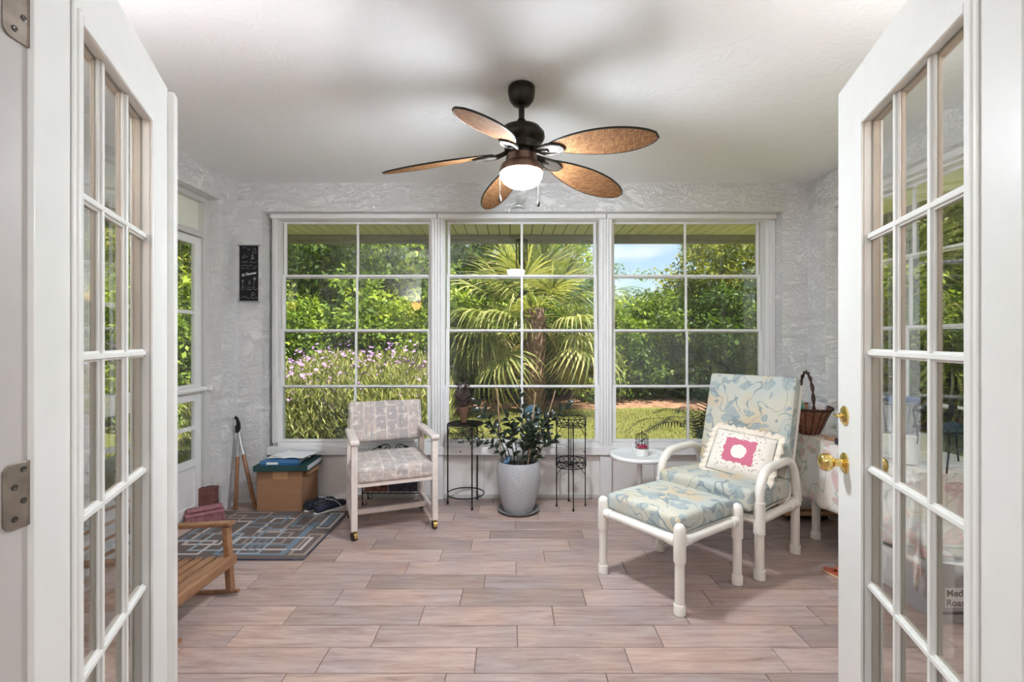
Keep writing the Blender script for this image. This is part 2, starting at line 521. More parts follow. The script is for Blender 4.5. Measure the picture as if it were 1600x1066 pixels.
def leafmat(name, stops, trans=0.35, rough=0.5):
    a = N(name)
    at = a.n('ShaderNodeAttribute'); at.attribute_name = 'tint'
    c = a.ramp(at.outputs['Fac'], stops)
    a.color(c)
    a.set(rough, 0, 0.25)
    tl = a.n('ShaderNodeBsdfTranslucent')
    a.l(a.mix(1.0, c, (1.3, 1.35, 0.6), 'MULTIPLY'), tl.inputs[0])
    ms = a.n('ShaderNodeMixShader'); ms.inputs[0].default_value = trans
    a.l(a.b.outputs[0], ms.inputs[1]); a.l(tl.outputs[0], ms.inputs[2])
    a.l(ms.outputs[0], a.out.inputs['Surface'])
    M[name] = a.m
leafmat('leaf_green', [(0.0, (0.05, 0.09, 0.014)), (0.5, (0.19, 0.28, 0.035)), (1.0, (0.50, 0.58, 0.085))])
leafmat('leaf_yellow', [(0.0, (0.08, 0.11, 0.022)), (0.6, (0.30, 0.33, 0.06)), (1.0, (0.66, 0.55, 0.14))])
leafmat('leaf_deep', [(0.0, (0.03, 0.06, 0.014)), (0.6, (0.11, 0.19, 0.035)), (1.0, (0.34, 0.42, 0.09))])
leafmat('leaf_olive', [(0.0, (0.10, 0.12, 0.035)), (0.6, (0.30, 0.33, 0.09)), (1.0, (0.58, 0.55, 0.22))])
leafmat('frond_green', [(0.0, (0.10, 0.15, 0.04)), (0.5, (0.28, 0.31, 0.09)), (1.0, (0.60, 0.56, 0.26))])
leafmat('frond_dry', [(0.0, (0.28, 0.22, 0.10)), (0.5, (0.48, 0.38, 0.17)), (1.0, (0.66, 0.54, 0.28))])
leafmat('frond_blue', [(0.0, (0.05, 0.11, 0.08)), (0.5, (0.12, 0.20, 0.12)), (1.0, (0.26, 0.33, 0.18))])
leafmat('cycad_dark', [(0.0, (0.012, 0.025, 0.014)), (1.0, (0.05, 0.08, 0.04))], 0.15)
leafmat('grass_blade', [(0.0, (0.13, 0.14, 0.035)), (1.0, (0.29, 0.27, 0.08))], 0.3, 0.7)
def lawnmat():
    a = N('lawn_turf')
    n1 = a.noise(a.co(), 1.1, 4); n2 = a.noise(a.co(), 24, 4, 0.7)
    c = a.ramp(n1, [(0.3, (0.18, 0.19, 0.05)), (0.7, (0.265, 0.25, 0.085))])
    a.color(a.mix(a.math('MULTIPLY', n2, 0.5), c, (0.13, 0.15, 0.035)))
    a.set(0.95, 0, 0.1)
    a.bump(n2, 0.8, 0.03)
    M['lawn_turf'] = a.m
lawnmat()

# ------------------------------------------------------------------ mesh helpers
class MB:
    def __init__(s):
        s.v, s.f, s.uv = [], [], {}
    def add(s, vs_, fs_, mat=None):
        k = len(s.v)
        if mat is not None:
            vs_ = [mat @ Vector(p) for p in vs_]
        s.v += [tuple(p) for p in vs_]
        s.f += [tuple(i + k for i in f) for f in fs_]
        return s
    def box(s, x0, x1, y0, y1, z0, z1, mat=None):
        vs_ = [(x, y, z) for z in (z0, z1) for (x, y) in ((x0, y0), (x1, y0), (x1, y1), (x0, y1))]
        return s.add(vs_, [(3, 2, 1, 0), (4, 5, 6, 7), (0, 1, 5, 4), (1, 2, 6, 5), (2, 3, 7, 6), (3, 0, 4, 7)], mat)
    def cbox(s, c, d, mat=None):
        return s.box(c[0] - d[0] / 2, c[0] + d[0] / 2, c[1] - d[1] / 2, c[1] + d[1] / 2, c[2] - d[2] / 2, c[2] + d[2] / 2, mat)
    def bar(s, a, b, w, h, up=(0, 0, 1)):
        """square bar from a to b"""
        a, b = Vector(a), Vector(b)
        d = (b - a)
        L = d.length
        d.normalize()
        u = Vector(up)
        if abs(d.dot(u)) > 0.98:
            u = Vector((0, 1, 0))
        x = d.cross(u).normalized()
        z = x.cross(d)
        m = Matrix(((x.x, d.x, z.x, a.x), (x.y, d.y, z.y, a.y), (x.z, d.z, z.z, a.z), (0, 0, 0, 1)))
        return s.box(-w / 2, w / 2, 0, L, -h / 2, h / 2, m)
    def tube(s, pts, r, seg=10, closed=False, caps=True):
        pts = [Vector(p) for p in pts]
        n = len(pts)
        rs = r if hasattr(r, '__len__') else [r] * n
        rings, prev = [], None
        for i, p in enumerate(pts):
            if closed:
                t = pts[(i + 1) % n] - pts[i - 1]
            else:
                t = pts[min(i + 1, n - 1)] - pts[max(i - 1, 0)]
            t.normalize()
            if prev is None:
                u = Vector((0, 0, 1)) if abs(t.z) < 0.9 else Vector((1, 0, 0))
                x = t.cross(u).normalized()
            else:
                x = prev - t * prev.dot(t)
                x = x.normalized() if x.length > 1e-6 else t.orthogonal().normalized()
            prev = x
            y = t.cross(x)
            rings.append([p + (x * math.cos(a) + y * math.sin(a)) * rs[i] for a in [2 * PI * k / seg for k in range(seg)]])
        vs_ = [v for rg in rings for v in rg]
        fs_ = []
        m = n if closed else n - 1
        for i in range(m):
            j = (i + 1) % n
            for k in range(seg):
                k2 = (k + 1) % seg
                fs_.append((i * seg + k, i * seg + k2, j * seg + k2, j * seg + k))
        if caps and not closed:
            fs_.append(tuple(reversed(range(seg))))
            fs_.append(tuple((n - 1) * seg + k for k in range(seg)))
        return s.add(vs_, fs_)
    def lathe(s, prof, seg=32, c=(0, 0, 0), mat=None, uv=False):
        k0 = len(s.v)
        vs_, fs_ = [], []
        for (r, z) in prof:
            for k in range(seg):
                a = 2 * PI * k / seg
                vs_.append((c[0] + r * math.cos(a), c[1] + r * math.sin(a), c[2] + z))
        for i in range(len(prof) - 1):
            for k in range(seg):
                k2 = (k + 1) % seg
                fs_.append((i * seg + k, i * seg + k2, (i + 1) * seg + k2, (i + 1) * seg + k))
                if uv:
                    n = len(prof) - 1
                    s.uv[len(s.f) + len(fs_) - 1] = [(k / seg, i / n), ((k + 1) / seg, i / n), ((k + 1) / seg, (i + 1) / n), (k / seg, (i + 1) / n)]
        if prof[0][0] > 1e-4:
            fs_.append(tuple(reversed(range(seg))))
        if prof[-1][0] > 1e-4:
            fs_.append(tuple((len(prof) - 1) * seg + k for k in range(seg)))
        return s.add(vs_, fs_, mat)
    def prism(s, poly, t0, t1, mat=None):
        """polygon in XY extruded along z"""
        n = len(poly)
        vs_ = [(x, y, t0) for x, y in poly] + [(x, y, t1) for x, y in poly]
        fs_ = [tuple(reversed(range(n))), tuple(range(n, 2 * n))]
        fs_ += [(i, (i + 1) % n, n + (i + 1) % n, n + i) for i in range(n)]
        return s.add(vs_, fs_, mat)
    def ball(s, c, r, seg=16, rings=10, sc=(1, 1, 1)):
        prof = [(max(1e-5, r * math.sin(PI * i / rings)), -r * math.cos(PI * i / rings)) for i in range(rings + 1)]
        m = Matrix.Translation(c) @ Matrix.Diagonal((*sc, 1))
        return s.lathe(prof, seg, (0, 0, 0), m)
    def mesh(s, name, smooth=None):
        me = bpy.data.meshes.new(name)
        me.from_pydata(s.v, [], s.f)
        if s.uv:
            uvl = me.uv_layers.new(name='UVMap')
            for pi, poly in enumerate(me.polygons):
                if pi in s.uv:
                    for li, q in zip(poly.loop_indices, s.uv[pi]):
                        uvl.data[li].uv = q
        bm = bmesh.new(); bm.from_mesh(me)
        bmesh.ops.recalc_face_normals(bm, faces=bm.faces)
        bm.to_mesh(me); bm.free()
        if smooth:
            me.shade_smooth()
            me.set_sharp_from_angle(angle=math.radians(smooth))
        return me
    def build(s, name, mat, parent=None, smooth=None, bevel=0, bseg=2, loc=None, rot=None):
        me = s.mesh(name, smooth if smooth else (40 if bevel else None))
        return link(name, me, mat, parent, bevel, bseg, loc, rot)

def link(name, me, mat, parent=None, bevel=0, bseg=2, loc=None, rot=None):
    if mat is not None and not me.materials:
        me.materials.append(M[mat] if isinstance(mat, str) else mat)
    o = bpy.data.objects.new(name, me)
    COL.objects.link(o)
    if parent is not None:
        o.parent = parent
    if loc is not None:
        o.location = loc
    if rot is not None:
        o.rotation_euler = rot
    if bevel:
        b = o.modifiers.new('bevel', 'BEVEL')
        b.width = bevel; b.segments = bseg; b.limit_method = 'ANGLE'; b.angle_limit = math.radians(35)
    return o

def tag(o, label, cat, group=None, kind=None):
    o['label'] = label
    o['category'] = cat
    if group: o['group'] = group
    if kind: o['kind'] = kind
    return o

def thing(name, label, cat, loc=(0, 0, 0), rotz=0, group=None, rot=None):
    o = bpy.data.objects.new(name, None)
    o.empty_display_size = 0.05
    COL.objects.link(o)
    o.location = loc
    o.rotation_euler = rot if rot else (0, 0, rotz)
    return tag(o, label, cat, group)

def struct(o):
    o['kind'] = 'structure'
    return o
def sempty(name, loc=(0, 0, 0), rotz=0):
    o = bpy.data.objects.new(name, None)
    COL.objects.link(o)
    o.location = loc
    o.rotation_euler = (0, 0, rotz)
    o['kind'] = 'structure'
    return o

def arc(c, r, a0, a1, n, plane='xz', y=0.0):
    out = []
    for i in range(n + 1):
        a = a0 + (a1 - a0) * i / n
        if plane == 'xz': out.append((c[0] + r * math.cos(a), y, c[1] + r * math.sin(a)))
        elif plane == 'xy': out.append((c[0] + r * math.cos(a), c[1] + r * math.sin(a), y))
        else: out.append((y, c[0] + r * math.cos(a), c[1] + r * math.sin(a)))
    return out
def ring(c, r, n=32):
    return [(c[0] + r * math.cos(2 * PI * k / n), c[1] + r * math.sin(2 * PI * k / n), c[2]) for k in range(n)]
def bez(pts, n=16):
    """Catmull-Rom through points"""
    P = [Vector(p) for p in pts]
    P = [P[0] * 2 - P[1]] + P + [P[-1] * 2 - P[-2]]
    out = []
    for i in range(1, len(P) - 2):
        for k in range(n):
            t = k / n
            out.append(0.5 * ((2 * P[i]) + (P[i + 1] - P[i - 1]) * t + (2 * P[i - 1] - 5 * P[i] + 4 * P[i + 1] - P[i + 2]) * t * t + (3 * P[i] - P[i - 1] - 3 * P[i + 1] + P[i + 2]) * t ** 3))
    out.append(P[-2])
    return out
def at(x, y, Y):
    return Vector(((x - 800) * Y / 750, Y, CH - (y - 532) * Y / 750))

# ------------------------------------------------------------------ the room shell
XL, XR, YB, ZC = -2.093, 2.254, 3.66, 2.44          # lanai walls and ceiling
YG = 3.78                                            # plane of the back windows
# floor: slab with grout, planks laid on it one by one
fl = MB().box(-2.25, 2.40, 0.60, 3.90, -0.10, -0.006).build('floor', 'grout')
struct(fl)
PL, PW = 0.592, 0.151
pm = {}
def plank_mesh(x0, x1, y0, y1):
    key = (round(x1 - x0, 3), round(y1 - y0, 3))
    if key not in pm:
        g = 0.0016
        hx, hy = key[0] / 2 - g, key[1] / 2 - g
        b = 0.0012
        mb = MB()
        vs_ = [(-hx, -hy, -.006), (hx, -hy, -.006), (hx, hy, -.006), (-hx, hy, -.006),
               (-hx, -hy, -b), (hx, -hy, -b), (hx, hy, -b), (-hx, hy, -b),
               (-hx + b, -hy + b, 0), (hx - b, -hy + b, 0), (hx - b, hy - b, 0), (-hx + b, hy - b, 0)]
        fs_ = [(0, 1, 5, 4), (1, 2, 6, 5), (2, 3, 7, 6), (3, 0, 4, 7), (4, 5, 9, 8), (5, 6, 10, 9), (6, 7, 11, 10), (7, 4, 8, 11), (8, 9, 10, 11)]
        mb.add(vs_, fs_)
        pm[key] = mb.mesh('plank')
        pm[key].materials.append(M['plank_tile'])
    return pm[key]
row = -7
while True:
    y0 = 1.784 + PW * row
    if y0 > YG: break
    y1 = min(y0 + PW, YG)
    y0c = max(y0, 0.74)
    off = -0.141 + 0.163 * (row % 4)
    k = -5
    if y1 - y0c > 0.02:
        while True:
            a, b = off + PL * k, off + PL * (k + 1)
            k += 1
            if a > 2.37: break
            a, b = max(a, -2.21), min(b, 2.37)
            if b - a < 0.02: continue
            o = bpy.data.objects.new('plank', plank_mesh(a, b, y0c, y1))
            o.location = ((a + b) / 2, (y0c + y1) / 2, 0)
            o.parent = fl
            COL.objects.link(o)
    row += 1

struct(MB().box(-2.25, 2.40, 0.60, 3.92, ZC, ZC + 0.08).build('ceiling', 'ceiling_texture'))
OX0, OX1, OZ = -1.907, 2.060, 2.223
struct(MB().box(XL - .14, OX0, YB, 3.92, 0, ZC).box(OX1, XR + .14, YB, 3.92, 0, ZC).box(OX0, OX1, YB, 3.92, OZ, ZC)
       .build('wall_back', 'wall_stucco'))
LY0, LY1 = 2.42, 3.457      # door recess in the left wall
struct(MB().box(XL - .16, XL, 0.80, LY0, 0, ZC).box(XL - .16, XL, LY1, 3.66, 0, ZC).box(XL - .16, XL, LY0, LY1, 2.25, ZC)
       .build('wall_left', 'wall_stucco'))
RY0, RY1 = 1.25, 3.45       # window recess in the right wall
struct(MB().box(XR, XR + .16, 0.80, RY0, 0, ZC).box(XR, XR + .16, RY1, 3.66, 0, ZC).box(XR, XR + .16, RY0, RY1, 2.235, ZC)
       .build('wall_right', 'wall_stucco'))
JL, JR = -0.80, 0.835       # faces of the doorway jambs
struct(MB().box(-3.2, JL - .03, 0.60, 0.80, 0, ZC).box(JR + .03, 3.2, 0.60, 0.80, 0, ZC).box(JL - .03, JR + .03, 0.60, 0.80, 2.09, ZC)
       .build('wall_front', 'house_wall'))
# the house room the photograph is taken from
struct(MB().box(-3.2, 3.2, -5.5, 0.60, -0.10, 0).build('floor_hall', 'plank_tile'))
struct(MB().box(-3.2, 3.2, -5.5, 0.60, ZC, ZC + 0.08).build('ceiling_hall', 'ceiling_texture'))
struct(MB().box(-3.3, -3.2, -5.5, 0.80, 0, ZC).build('wall_hall_left', 'house_wall'))
struct(MB().box(3.2, 3.3, -5.5, 0.80, 0, ZC).build('wall_hall_right', 'house_wall'))
struct(MB().box(-3.2, 3.2, -5.6, -5.5, 0, ZC).build('wall_hall_back', 'house_wall'))
struct(MB().box(-3.45, 3.14, -5.7, 4.80, 2.56, 2.66).build('roof', 'roof'))

# doorway jamb lining with hinge leaves
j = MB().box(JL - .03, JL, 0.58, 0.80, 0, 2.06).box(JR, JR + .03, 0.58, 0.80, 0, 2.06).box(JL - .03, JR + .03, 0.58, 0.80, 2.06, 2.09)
j = struct(j.build('trim_1', 'jamb_taupe', bevel=0.002))
stp = MB().box(JL, JL + 0.012, 0.60, 0.705, 0, 2.06).box(JR - .012, JR, 0.60, 0.705, 0, 2.06).build('door_stop', 'jamb_taupe', j, bevel=0.002)
for z in (0.22, 0.985, 1.772):
    for sd_ in (-1, 1):
        X = JL if sd_ < 0 else JR
        h = MB()
        pts = []
        hw, hh, rr = 0.0235, 0.053, 0.014
        y0 = 0.7755 if sd_ < 0 else 0.74
        for (cy, cz, a0) in ((hw - .002, hh - .002, 0), (-hw + rr, hh - rr, PI / 2), (-hw + rr, -hh + rr, PI), (hw - .002, -hh + .002, 1.5 * PI)):
            r_ = rr if a0 in (PI / 2, PI) else 0.002
            for q in range(5):
                a = a0 + PI / 2 * q / 4
                pts.append((cy + r_ * math.cos(a), cz + r_ * math.sin(a)))
        mt = Matrix(((0, 0, 1, X), (1, 0, 0, y0), (0, 1, 0, z), (0, 0, 0, 1)))
        h.prism(pts, -0.0005 if sd_ < 0 else -0.003, 0.003 if sd_ < 0 else 0.0005, mt)
        ho = h.build('hinge_leaf', 'hinge_metal', j, bevel=0.0008)
        for q, (dy, dz) in enumerate(((0.008, 0.041), (-0.006, 0.015), (0.008, -0.010), (-0.006, -0.036))):
            MB().lathe([(0.005, 0), (0.005, .001), (.0035, .0014), (.0015, .0006)], 14, (0, 0, 0),
                       Matrix.Translation((X + 0.003 * -sd_, y0 + dy, z + dz)) @ Matrix.Rotation(PI / 2 * -sd_, 4, 'Y')).build('screw', 'screw', ho)

# ------------------------------------------------------------------ windows
ZL = [2.173, 1.749, 1.316, 0.877, 0.459]     # glazing lines of the four stacked sashes
def window_unit(name, loc, rotz, w, jl, jr, dusty=()):
    """local: x along the wall 0..w, -y towards the room, z up; four stacked sliding sashes"""
    e = sempty(name, loc, rotz)
    fr = MB()
    fr.box(0, jl - .032, -.03, .10, ZL[4] - .045, 2.215)
    fr.box(w - jr + .032, w, -.03, .10, ZL[4] - .045, 2.215)
    fr.box(0, w, -.012, .10, ZL[0] + .012, 2.215)
    fr.box(0, w, -.030, .10, ZL[4] - .050, ZL[4] - .016)
    for k in (0.3, 0.62):     # the ribs of the sliding tracks
        fr.box(jl - .032 - (jl - .032) * k - .003, jl - .032 - (jl - .032) * k + .003, -.036, -.03, ZL[4] - .045, 2.2)
        fr.box(w - jr + .032 + (jr - .032) * k - .003, w - jr + .032 + (jr - .032) * k + .003, -.036, -.03, ZL[4] - .045, 2.2)
    fr.build('window_frame', 'white_vinyl', e, bevel=0.002)
    xm = (jl + w - jr) / 2
    for k in range(4):
        zt, zb = ZL[k], ZL[k + 1]
        yk = 0.062 - 0.022 * k                # upper sashes sit further out
        s = MB()
        sw = 0.022 + 0.0035 * k
        s.box(jl - sw, jl, yk - .009, yk + .009, zb - .012, zt + .012)
        s.box(w - jr, w - jr + sw, yk - .009, yk + .009, zb - .012, zt + .012)
        s.box(jl, w - jr, yk - .009, yk + .009, zt - .004, zt + .012)
        s.box(jl, w - jr, yk - .009, yk + .009, zb - .014, zb + .006)
        so = s.build('sash', 'white_vinyl', e, bevel=0.0015)
        MB().box(jl, w - jr, yk - .001, yk + .001, zb, zt).build('pane', 'dusty_pane' if k in dusty else 'vinyl_pane', so)
        MB().box(xm - .009, xm + .009, yk - .006, yk + .006, zb + .006, zt - .004).build('glazing_bar', 'white_vinyl', so, bevel=0.0015)
    return e
WX = [-1.875, -0.58, 0.733, 2.056]
window_unit('window_1', (WX[0], YG, 0), 0, WX[1] - WX[0], 0.075, 0.085)
window_unit('window_2', (WX[1], YG, 0), 0, WX[2] - WX[1], 0.086, 0.083)
window_unit('window_3', (WX[2], YG, 0), 0, WX[3] - WX[2], 0.083, 0.106, dusty=(2,))
# posts, head track, sill rail and kick panels round the back windows
for x in WX[1:3]:
    p = MB()
    for dx in (-.033, -.011, .011, .033):
        p.box(x + dx - .0095, x + dx + .0095, YG - .045, YG - .002, 0.41, 2.19)
    p.box(x - .045, x + .045, YG - .036, YG + .10, 0.0, 2.19)
    struct(p.build('trim_post', 'white_vinyl', bevel=0.0015))
    for z in (2.0, 1.74, 1.31, 0.87, 0.6):
        pass
tr = MB().box(WX[0] - .03, WX[3], YG - .02, YG + .10, 2.203, OZ + .002)
for a, b in zip(WX[:-1], WX[1:]):
    tr.tube([(a + .004, YG - .05, 2.196), (b - .004, YG - .05, 2.196)], 0.011, 10)
    tr.box(a + .004, b - .004, YG - .062, YG - .02, 2.198, 2.220)
struct(tr.build('trim_head_track', 'white_vinyl', smooth=40))
sl = MB().box(WX[0] - .03, WX[3] + .004, YG - .055, YG + .10, 0.349, 0.409)
sl = struct(sl.build('trim_sill', 'white_vinyl', bevel=0.003))
for x in (-1.70, -1.24, -.80, -.40, 0.22, 0.56, 1.0, 1.45, 1.88):
    MB().lathe([(0.006, 0), (0.006, .002), (.003, .004)], 12, (0, 0, 0), Matrix.Translation((x, YG - .055, 0.376)) @ Matrix.Rotation(PI / 2, 4, 'X')).build('screw', 'screw', sl)
kp = MB()
for a, b in zip([-1.905, -.535, .778], [-.625, .688, 2.058]):
    kp.box(a, b, YG + .0, YG + .10, 0.0, 0.349)
kp = struct(kp.build('wall_kick', 'kick_panel'))
bb = MB()
for a, b in zip([-1.905, -.535, .778], [-.625, .688, 2.058]):
    bb.box(a, b, YG - .012, YG, 0.0, 0.030)
    m_ = (a + b) / 2
    bb.box(m_ - .30, m_ - .292, YG - .004, YG, 0.03, 0.349)
    bb.box(m_ + .30, m_ + .308, YG - .004, YG, 0.03, 0.349)
struct(bb.build('baseboard_back', 'grey_vinyl', bevel=0.002))
# right wall windows
window_unit('window_4', (2.37, RY1, 0), -PI / 2, 1.10, 0.085, 0.085)
window_unit('window_5', (2.37, RY1 - 1.10, 0), -PI / 2, 1.10, 0.085, 0.085)
struct(MB().box(2.325, 2.40, RY0, RY1, 0.349, 0.409).build('trim_sill_right', 'white_vinyl', bevel=0.003))
struct(MB().box(2.37, 2.41, RY0, RY1, 0, 0.349).build('wall_kick_right', 'kick_panel'))
struct(MB().box(2.31, 2.40, RY0, RY1, 2.198, 2.235).build('trim_head_right', 'white_vinyl'))
struct(MB().box(2.325, 2.40, RY1 - 1.145, RY1 - 1.055, 0, 2.198).build('trim_post_right', 'white_vinyl', bevel=0.002))
for x in (-1.83,):
    pass

# exterior door in the left wall (white storm door with glass lites, frosted transom)
dl = sempty('door_1', (-2.21, LY0, 0), PI / 2)   # local x = +Y, -y = into the room
DW = LY1 - LY0
f = MB().box(0, .055, -.035, .06, 0, 2.25).box(DW - .055, DW, -.035, .06, 0, 2.25).box(0.055, DW - .055, -.035, .06, 2.215, 2.25)
f.box(0.055, DW - .055, -.03, .06, 1.965, 2.005).box(0.055, DW - .055, -.02, .06, 0, 0.03)
f.build('door_frame', 'grey_vinyl', dl, bevel=0.003)
d = MB()
x0, x1 = 0.06, DW - .06
st = 0.062
d.box(x0, x0 + st, -.012, .02, .035, 1.96).box(x1 - st, x1, -.012, .02, .035, 1.96)
for a, b in ((1.905, 1.96), (0.82, 0.935), (0.365, 0.415), (.035, .10)):
    d.box(x0 + st, x1 - st, -.012, .02, a, b)
d.build('door_leaf', 'white_vinyl', dl, bevel=0.003)
MB().box(x0 + st, x1 - st, .0, .008, .10, .365).build('kick_plate', 'white_vinyl', dl)
for a, b in ((1.44, 1.905), (0.935, 1.425), (0.64, 0.82), (0.415, 0.627)):
    MB().box(x0 + st, x1 - st, .003, .005, a, b).build('pane', 'vinyl_pane', dl)
d = MB().box(x0 + st, x1 - st, -.008, .012, 1.42, 1.445).box(x0 + st, x1 - st, -.008, .012, 0.62, 0.648)
xm = (x0 + x1) / 2
d.box(xm - .011, xm + .011, -.006, .010, .935, 1.905)
d.build('glazing_bar', 'white_vinyl', dl, bevel=0.002)
MB().box(.06, DW - .06, .01, .014, 2.0, 2.22).build('transom_pane', 'frosted', dl)
c = MB().tube([(x1 - .30, -.045, .90), (x1 - .02, -.045, .90)], 0.018, 12).tube([(x1 - .02, -.045, .90), (x1 + .035, -.045, .90)], 0.006, 8)
c.box(x1 + .02, x1 + .05, -.06, -.02, .885, .915)
c.build('door_closer', 'white_plastic', dl, smooth=40)

# ------------------------------------------------------------------ French doors
def french_door(name, hinge, far, gs, ge, side):
    """hinge/far = plan points of the face towards the room; side=+1: left-hand door"""
    hx, hy = hinge; fx, fy = far
    L = math.hypot(fx - hx, fy - hy)
    ang = math.atan2(fy - hy, fx - hx)
    e = sempty(name, (hx, hy, 0), ang)
    # local x from hinge to free edge; visible face at y=0; thickness away from it
    T = 0.038
    ys = (0, T) if side > 0 else (-T, 0)           # left door: +y local points away from the camera
    out = -1 if side > 0 else 1                     # direction of the visible face normal in local y
    z0, z1, zt, zb = 0.012, 2.045, 1.865, 0.205
    s = MB().box(0, gs, *ys, z0, z1).box(ge, L, *ys, z0, z1).box(gs, ge, *ys, zt, z1).box(gs, ge, *ys, z0, zb)
    s.build('door_leaf', 'white_paint', e, bevel=0.0015)
    # glass surround moulding on both faces
    for yy in ((out * 0.0, out * 0.0055), ((T - 0.0) * -out, (T + .004) * -out)):
        a, b = min(yy), max(yy)
        mo = MB()
        for ww, dd in ((0.030, 1.0), (0.017, 1.7)):
            a2 = a if out > 0 and a >= 0 or (a >= 0) else a - (b - a) * (dd - 1)
            b2 = b + (b - a) * (dd - 1) if a >= 0 else b
            o1 = ww
            mo.box(gs - o1, gs + .004, a2, b2, zb - o1, zt + o1).box(ge - .004, ge + o1, a2, b2, zb - o1, zt + o1)
            mo.box(gs + .004, ge - .004, a2, b2, zt - .004, zt + o1).box(gs + .004, ge - .004, a2, b2, zb - o1, zb + .004)
        mo.build('glass_moulding', 'white_paint', e, bevel=0.003)
    for k in range(5):
        sz = zb + (zt - zb) * (k + .5) / 5
        for sx in (gs - .022, ge + .022):
            pass
    ymid = (ys[0] + ys[1]) / 2
    mw = 0.011
    W = (ge - gs)
    H = (zt - zb) / 5
    for i in range(3):
        for k in range(5):
            MB().box(gs + W * i / 3, gs + W * (i + 1) / 3, ymid - .001, ymid + .001, zb + H * k, zb + H * (k + 1)).build('pane', 'clear_pane', e)
    mu = []
    prof = ((0.0115, 0.006), (0.0065, 0.012))
    for i in (1, 2):
        m = MB(); x = gs + W * i / 3
        for hw, hd in prof:
            m.box(x - hw, x + hw, min(ymid, ymid + out * hd), max(ymid, ymid + out * hd), zb, zt)
        mo_ = m.build('muntin', 'white_paint', e, bevel=0.002)
        m = MB()
        for hw, hd in prof:
            m.box(x - hw, x + hw, min(ymid, ymid - out * hd), max(ymid, ymid - out * hd), zb, zt)
        m.build('outer_bead', 'shaded_reveal', mo_, bevel=0.002)  # outer half of the bar, its shade given as brown colour
    a_, b_ = sorted((ymid - out * .001, ymid - out * .0195))
    MB().box(ge - .005, ge, a_, b_, zb, zt).box(gs, gs + .005, a_, b_, zb, zt).box(gs + .005, ge - .005, a_, b_, zt - .005, zt).build('outer_stop', 'shaded_reveal', e, bevel=0.002)  # reveal liner with the shade in its colour
    for k in range(1, 5):
        m = MB(); z = zb + H * k
        for hw, hd in prof:
            m.box(gs, ge, min(ymid, ymid + out * (hd + .0005)), max(ymid, ymid + out * (hd + .0005)), z - hw, z + hw)
        mo_ = m.build('muntin', 'white_paint', e, bevel=0.002)
        m = MB()
        for hw, hd in prof:
            m.box(gs, ge, min(ymid, ymid - out * (hd + .0005)), max(ymid, ymid - out * (hd + .0005)), z - hw, z + hw)
        m.build('outer_bead', 'shaded_reveal', mo_, bevel=0.002)
    return e, L, out, T

def on_line(px, hinge, far):
    """distance along the door line where the view column px meets it"""
    k = (px - 800) / 750
    hx, hy = hinge; dx, dy = far[0] - hx, far[1] - hy
    t = (k * hy - hx) / (dx - k * dy)
    return t * math.hypot(dx, dy)
hl, flr = (-0.792, 0.796), (-1.105, 1.540)
e, L, out, T = french_door('door_2', hl, flr, on_line(121, hl, flr), on_line(234, hl, flr), 1)
# in this door's local frame the visible face is y=0 and normal is -y
a = MB().box(L - .004, L + .036, -.020, .010, .012, 2.035).box(L - .004, L + .02, .0105, .044, .012, 2.035)
a.build('astragal', 'white_paint', e, bevel=0.003)
hr, frr = (0.828, 0.780), (1.071, 1.576)
e, L, out, T = french_door('door_3', hr, frr, on_line(1516, hr, frr), on_line(1350, hr, frr), -1)
for sgn, z, kind in ((1, 0.849, 'k'), (1, 0.999, 't'), (-1, 0.849, 'k')):
    base = 0.0 if sgn > 0 else -T
    m = Matrix.Translation((L - .062, base, z)) @ Matrix.Rotation(-PI / 2 * sgn, 4, 'X')
    if kind == 'k':
        MB().lathe([(0.033, 0), (0.033, .004), (0.026, .009), (.013, .012), (.012, .030), (.018, .034), (.026, .042), (.0285, .052), (.027, .062), (.021, .070), (.010, .074), (.0001, .075)], 32, (0, 0, 0), m).build('knob', 'brass', e, smooth=35)
    else:
        MB().lathe([(0.031, 0), (0.031, .004), (0.024, .009), (.010, .011), (.008, .016), (.0001, .016)], 32, (0, 0, 0), m).build('deadbolt_rose', 'brass', e, smooth=35)
        MB().box(-.017, .017, -.0045, .0045, .014, .030, m).build('thumb_turn', 'brass', e, bevel=0.004, bseg=3)

# ------------------------------------------------------------------ outside: soffit, fascia, ground
so = bpy.data.objects.new('soffit', None); COL.objects.link(so); struct(so)
x = -3.45
i = 0
while x < 3.05:
    MB().box(x + .005, min(x + .098, 3.5), 3.92, 4.76, 2.283, 2.292).build('soffit_board', 'soffit', so)
    x += 0.104
MB().box(-3.45, 3.14, 3.92, 4.76, 2.292, 2.30).build('soffit_backing', 'fascia', so)
MB().box(2.42, 3.08, -1, 3.92, 2.283, 2.30).box(-3.33, -2.26, -1, 3.92, 2.283, 2.30).build('soffit_side', 'soffit', so)
MB().box(-3.45, 3.14, 4.76, 4.80, 2.205, 2.56).box(3.08, 3.14, -5.6, 4.76, 2.205, 2.56).box(-3.45, -3.33, -5.6, 4.76, 2.205, 2.56).box(-3.45, 3.14, 4.735, 4.76, 2.235, 2.283).build('fascia_board', 'fascia', so)
MB().tube([(2.52, 4.70, 2.20), (2.50, 4.4, 2.05), (2.47, 4.1, 1.95), (2.46, 4.02, 1.8), (2.46, 4.02, 0)], .03, 8).build('downspout', 'white_vinyl', so, smooth=50)

GZ = -0.12
struct(MB().box(-40, 40, -20, 60, GZ - .2, GZ).build('ground_lawn', 'lawn_turf'))
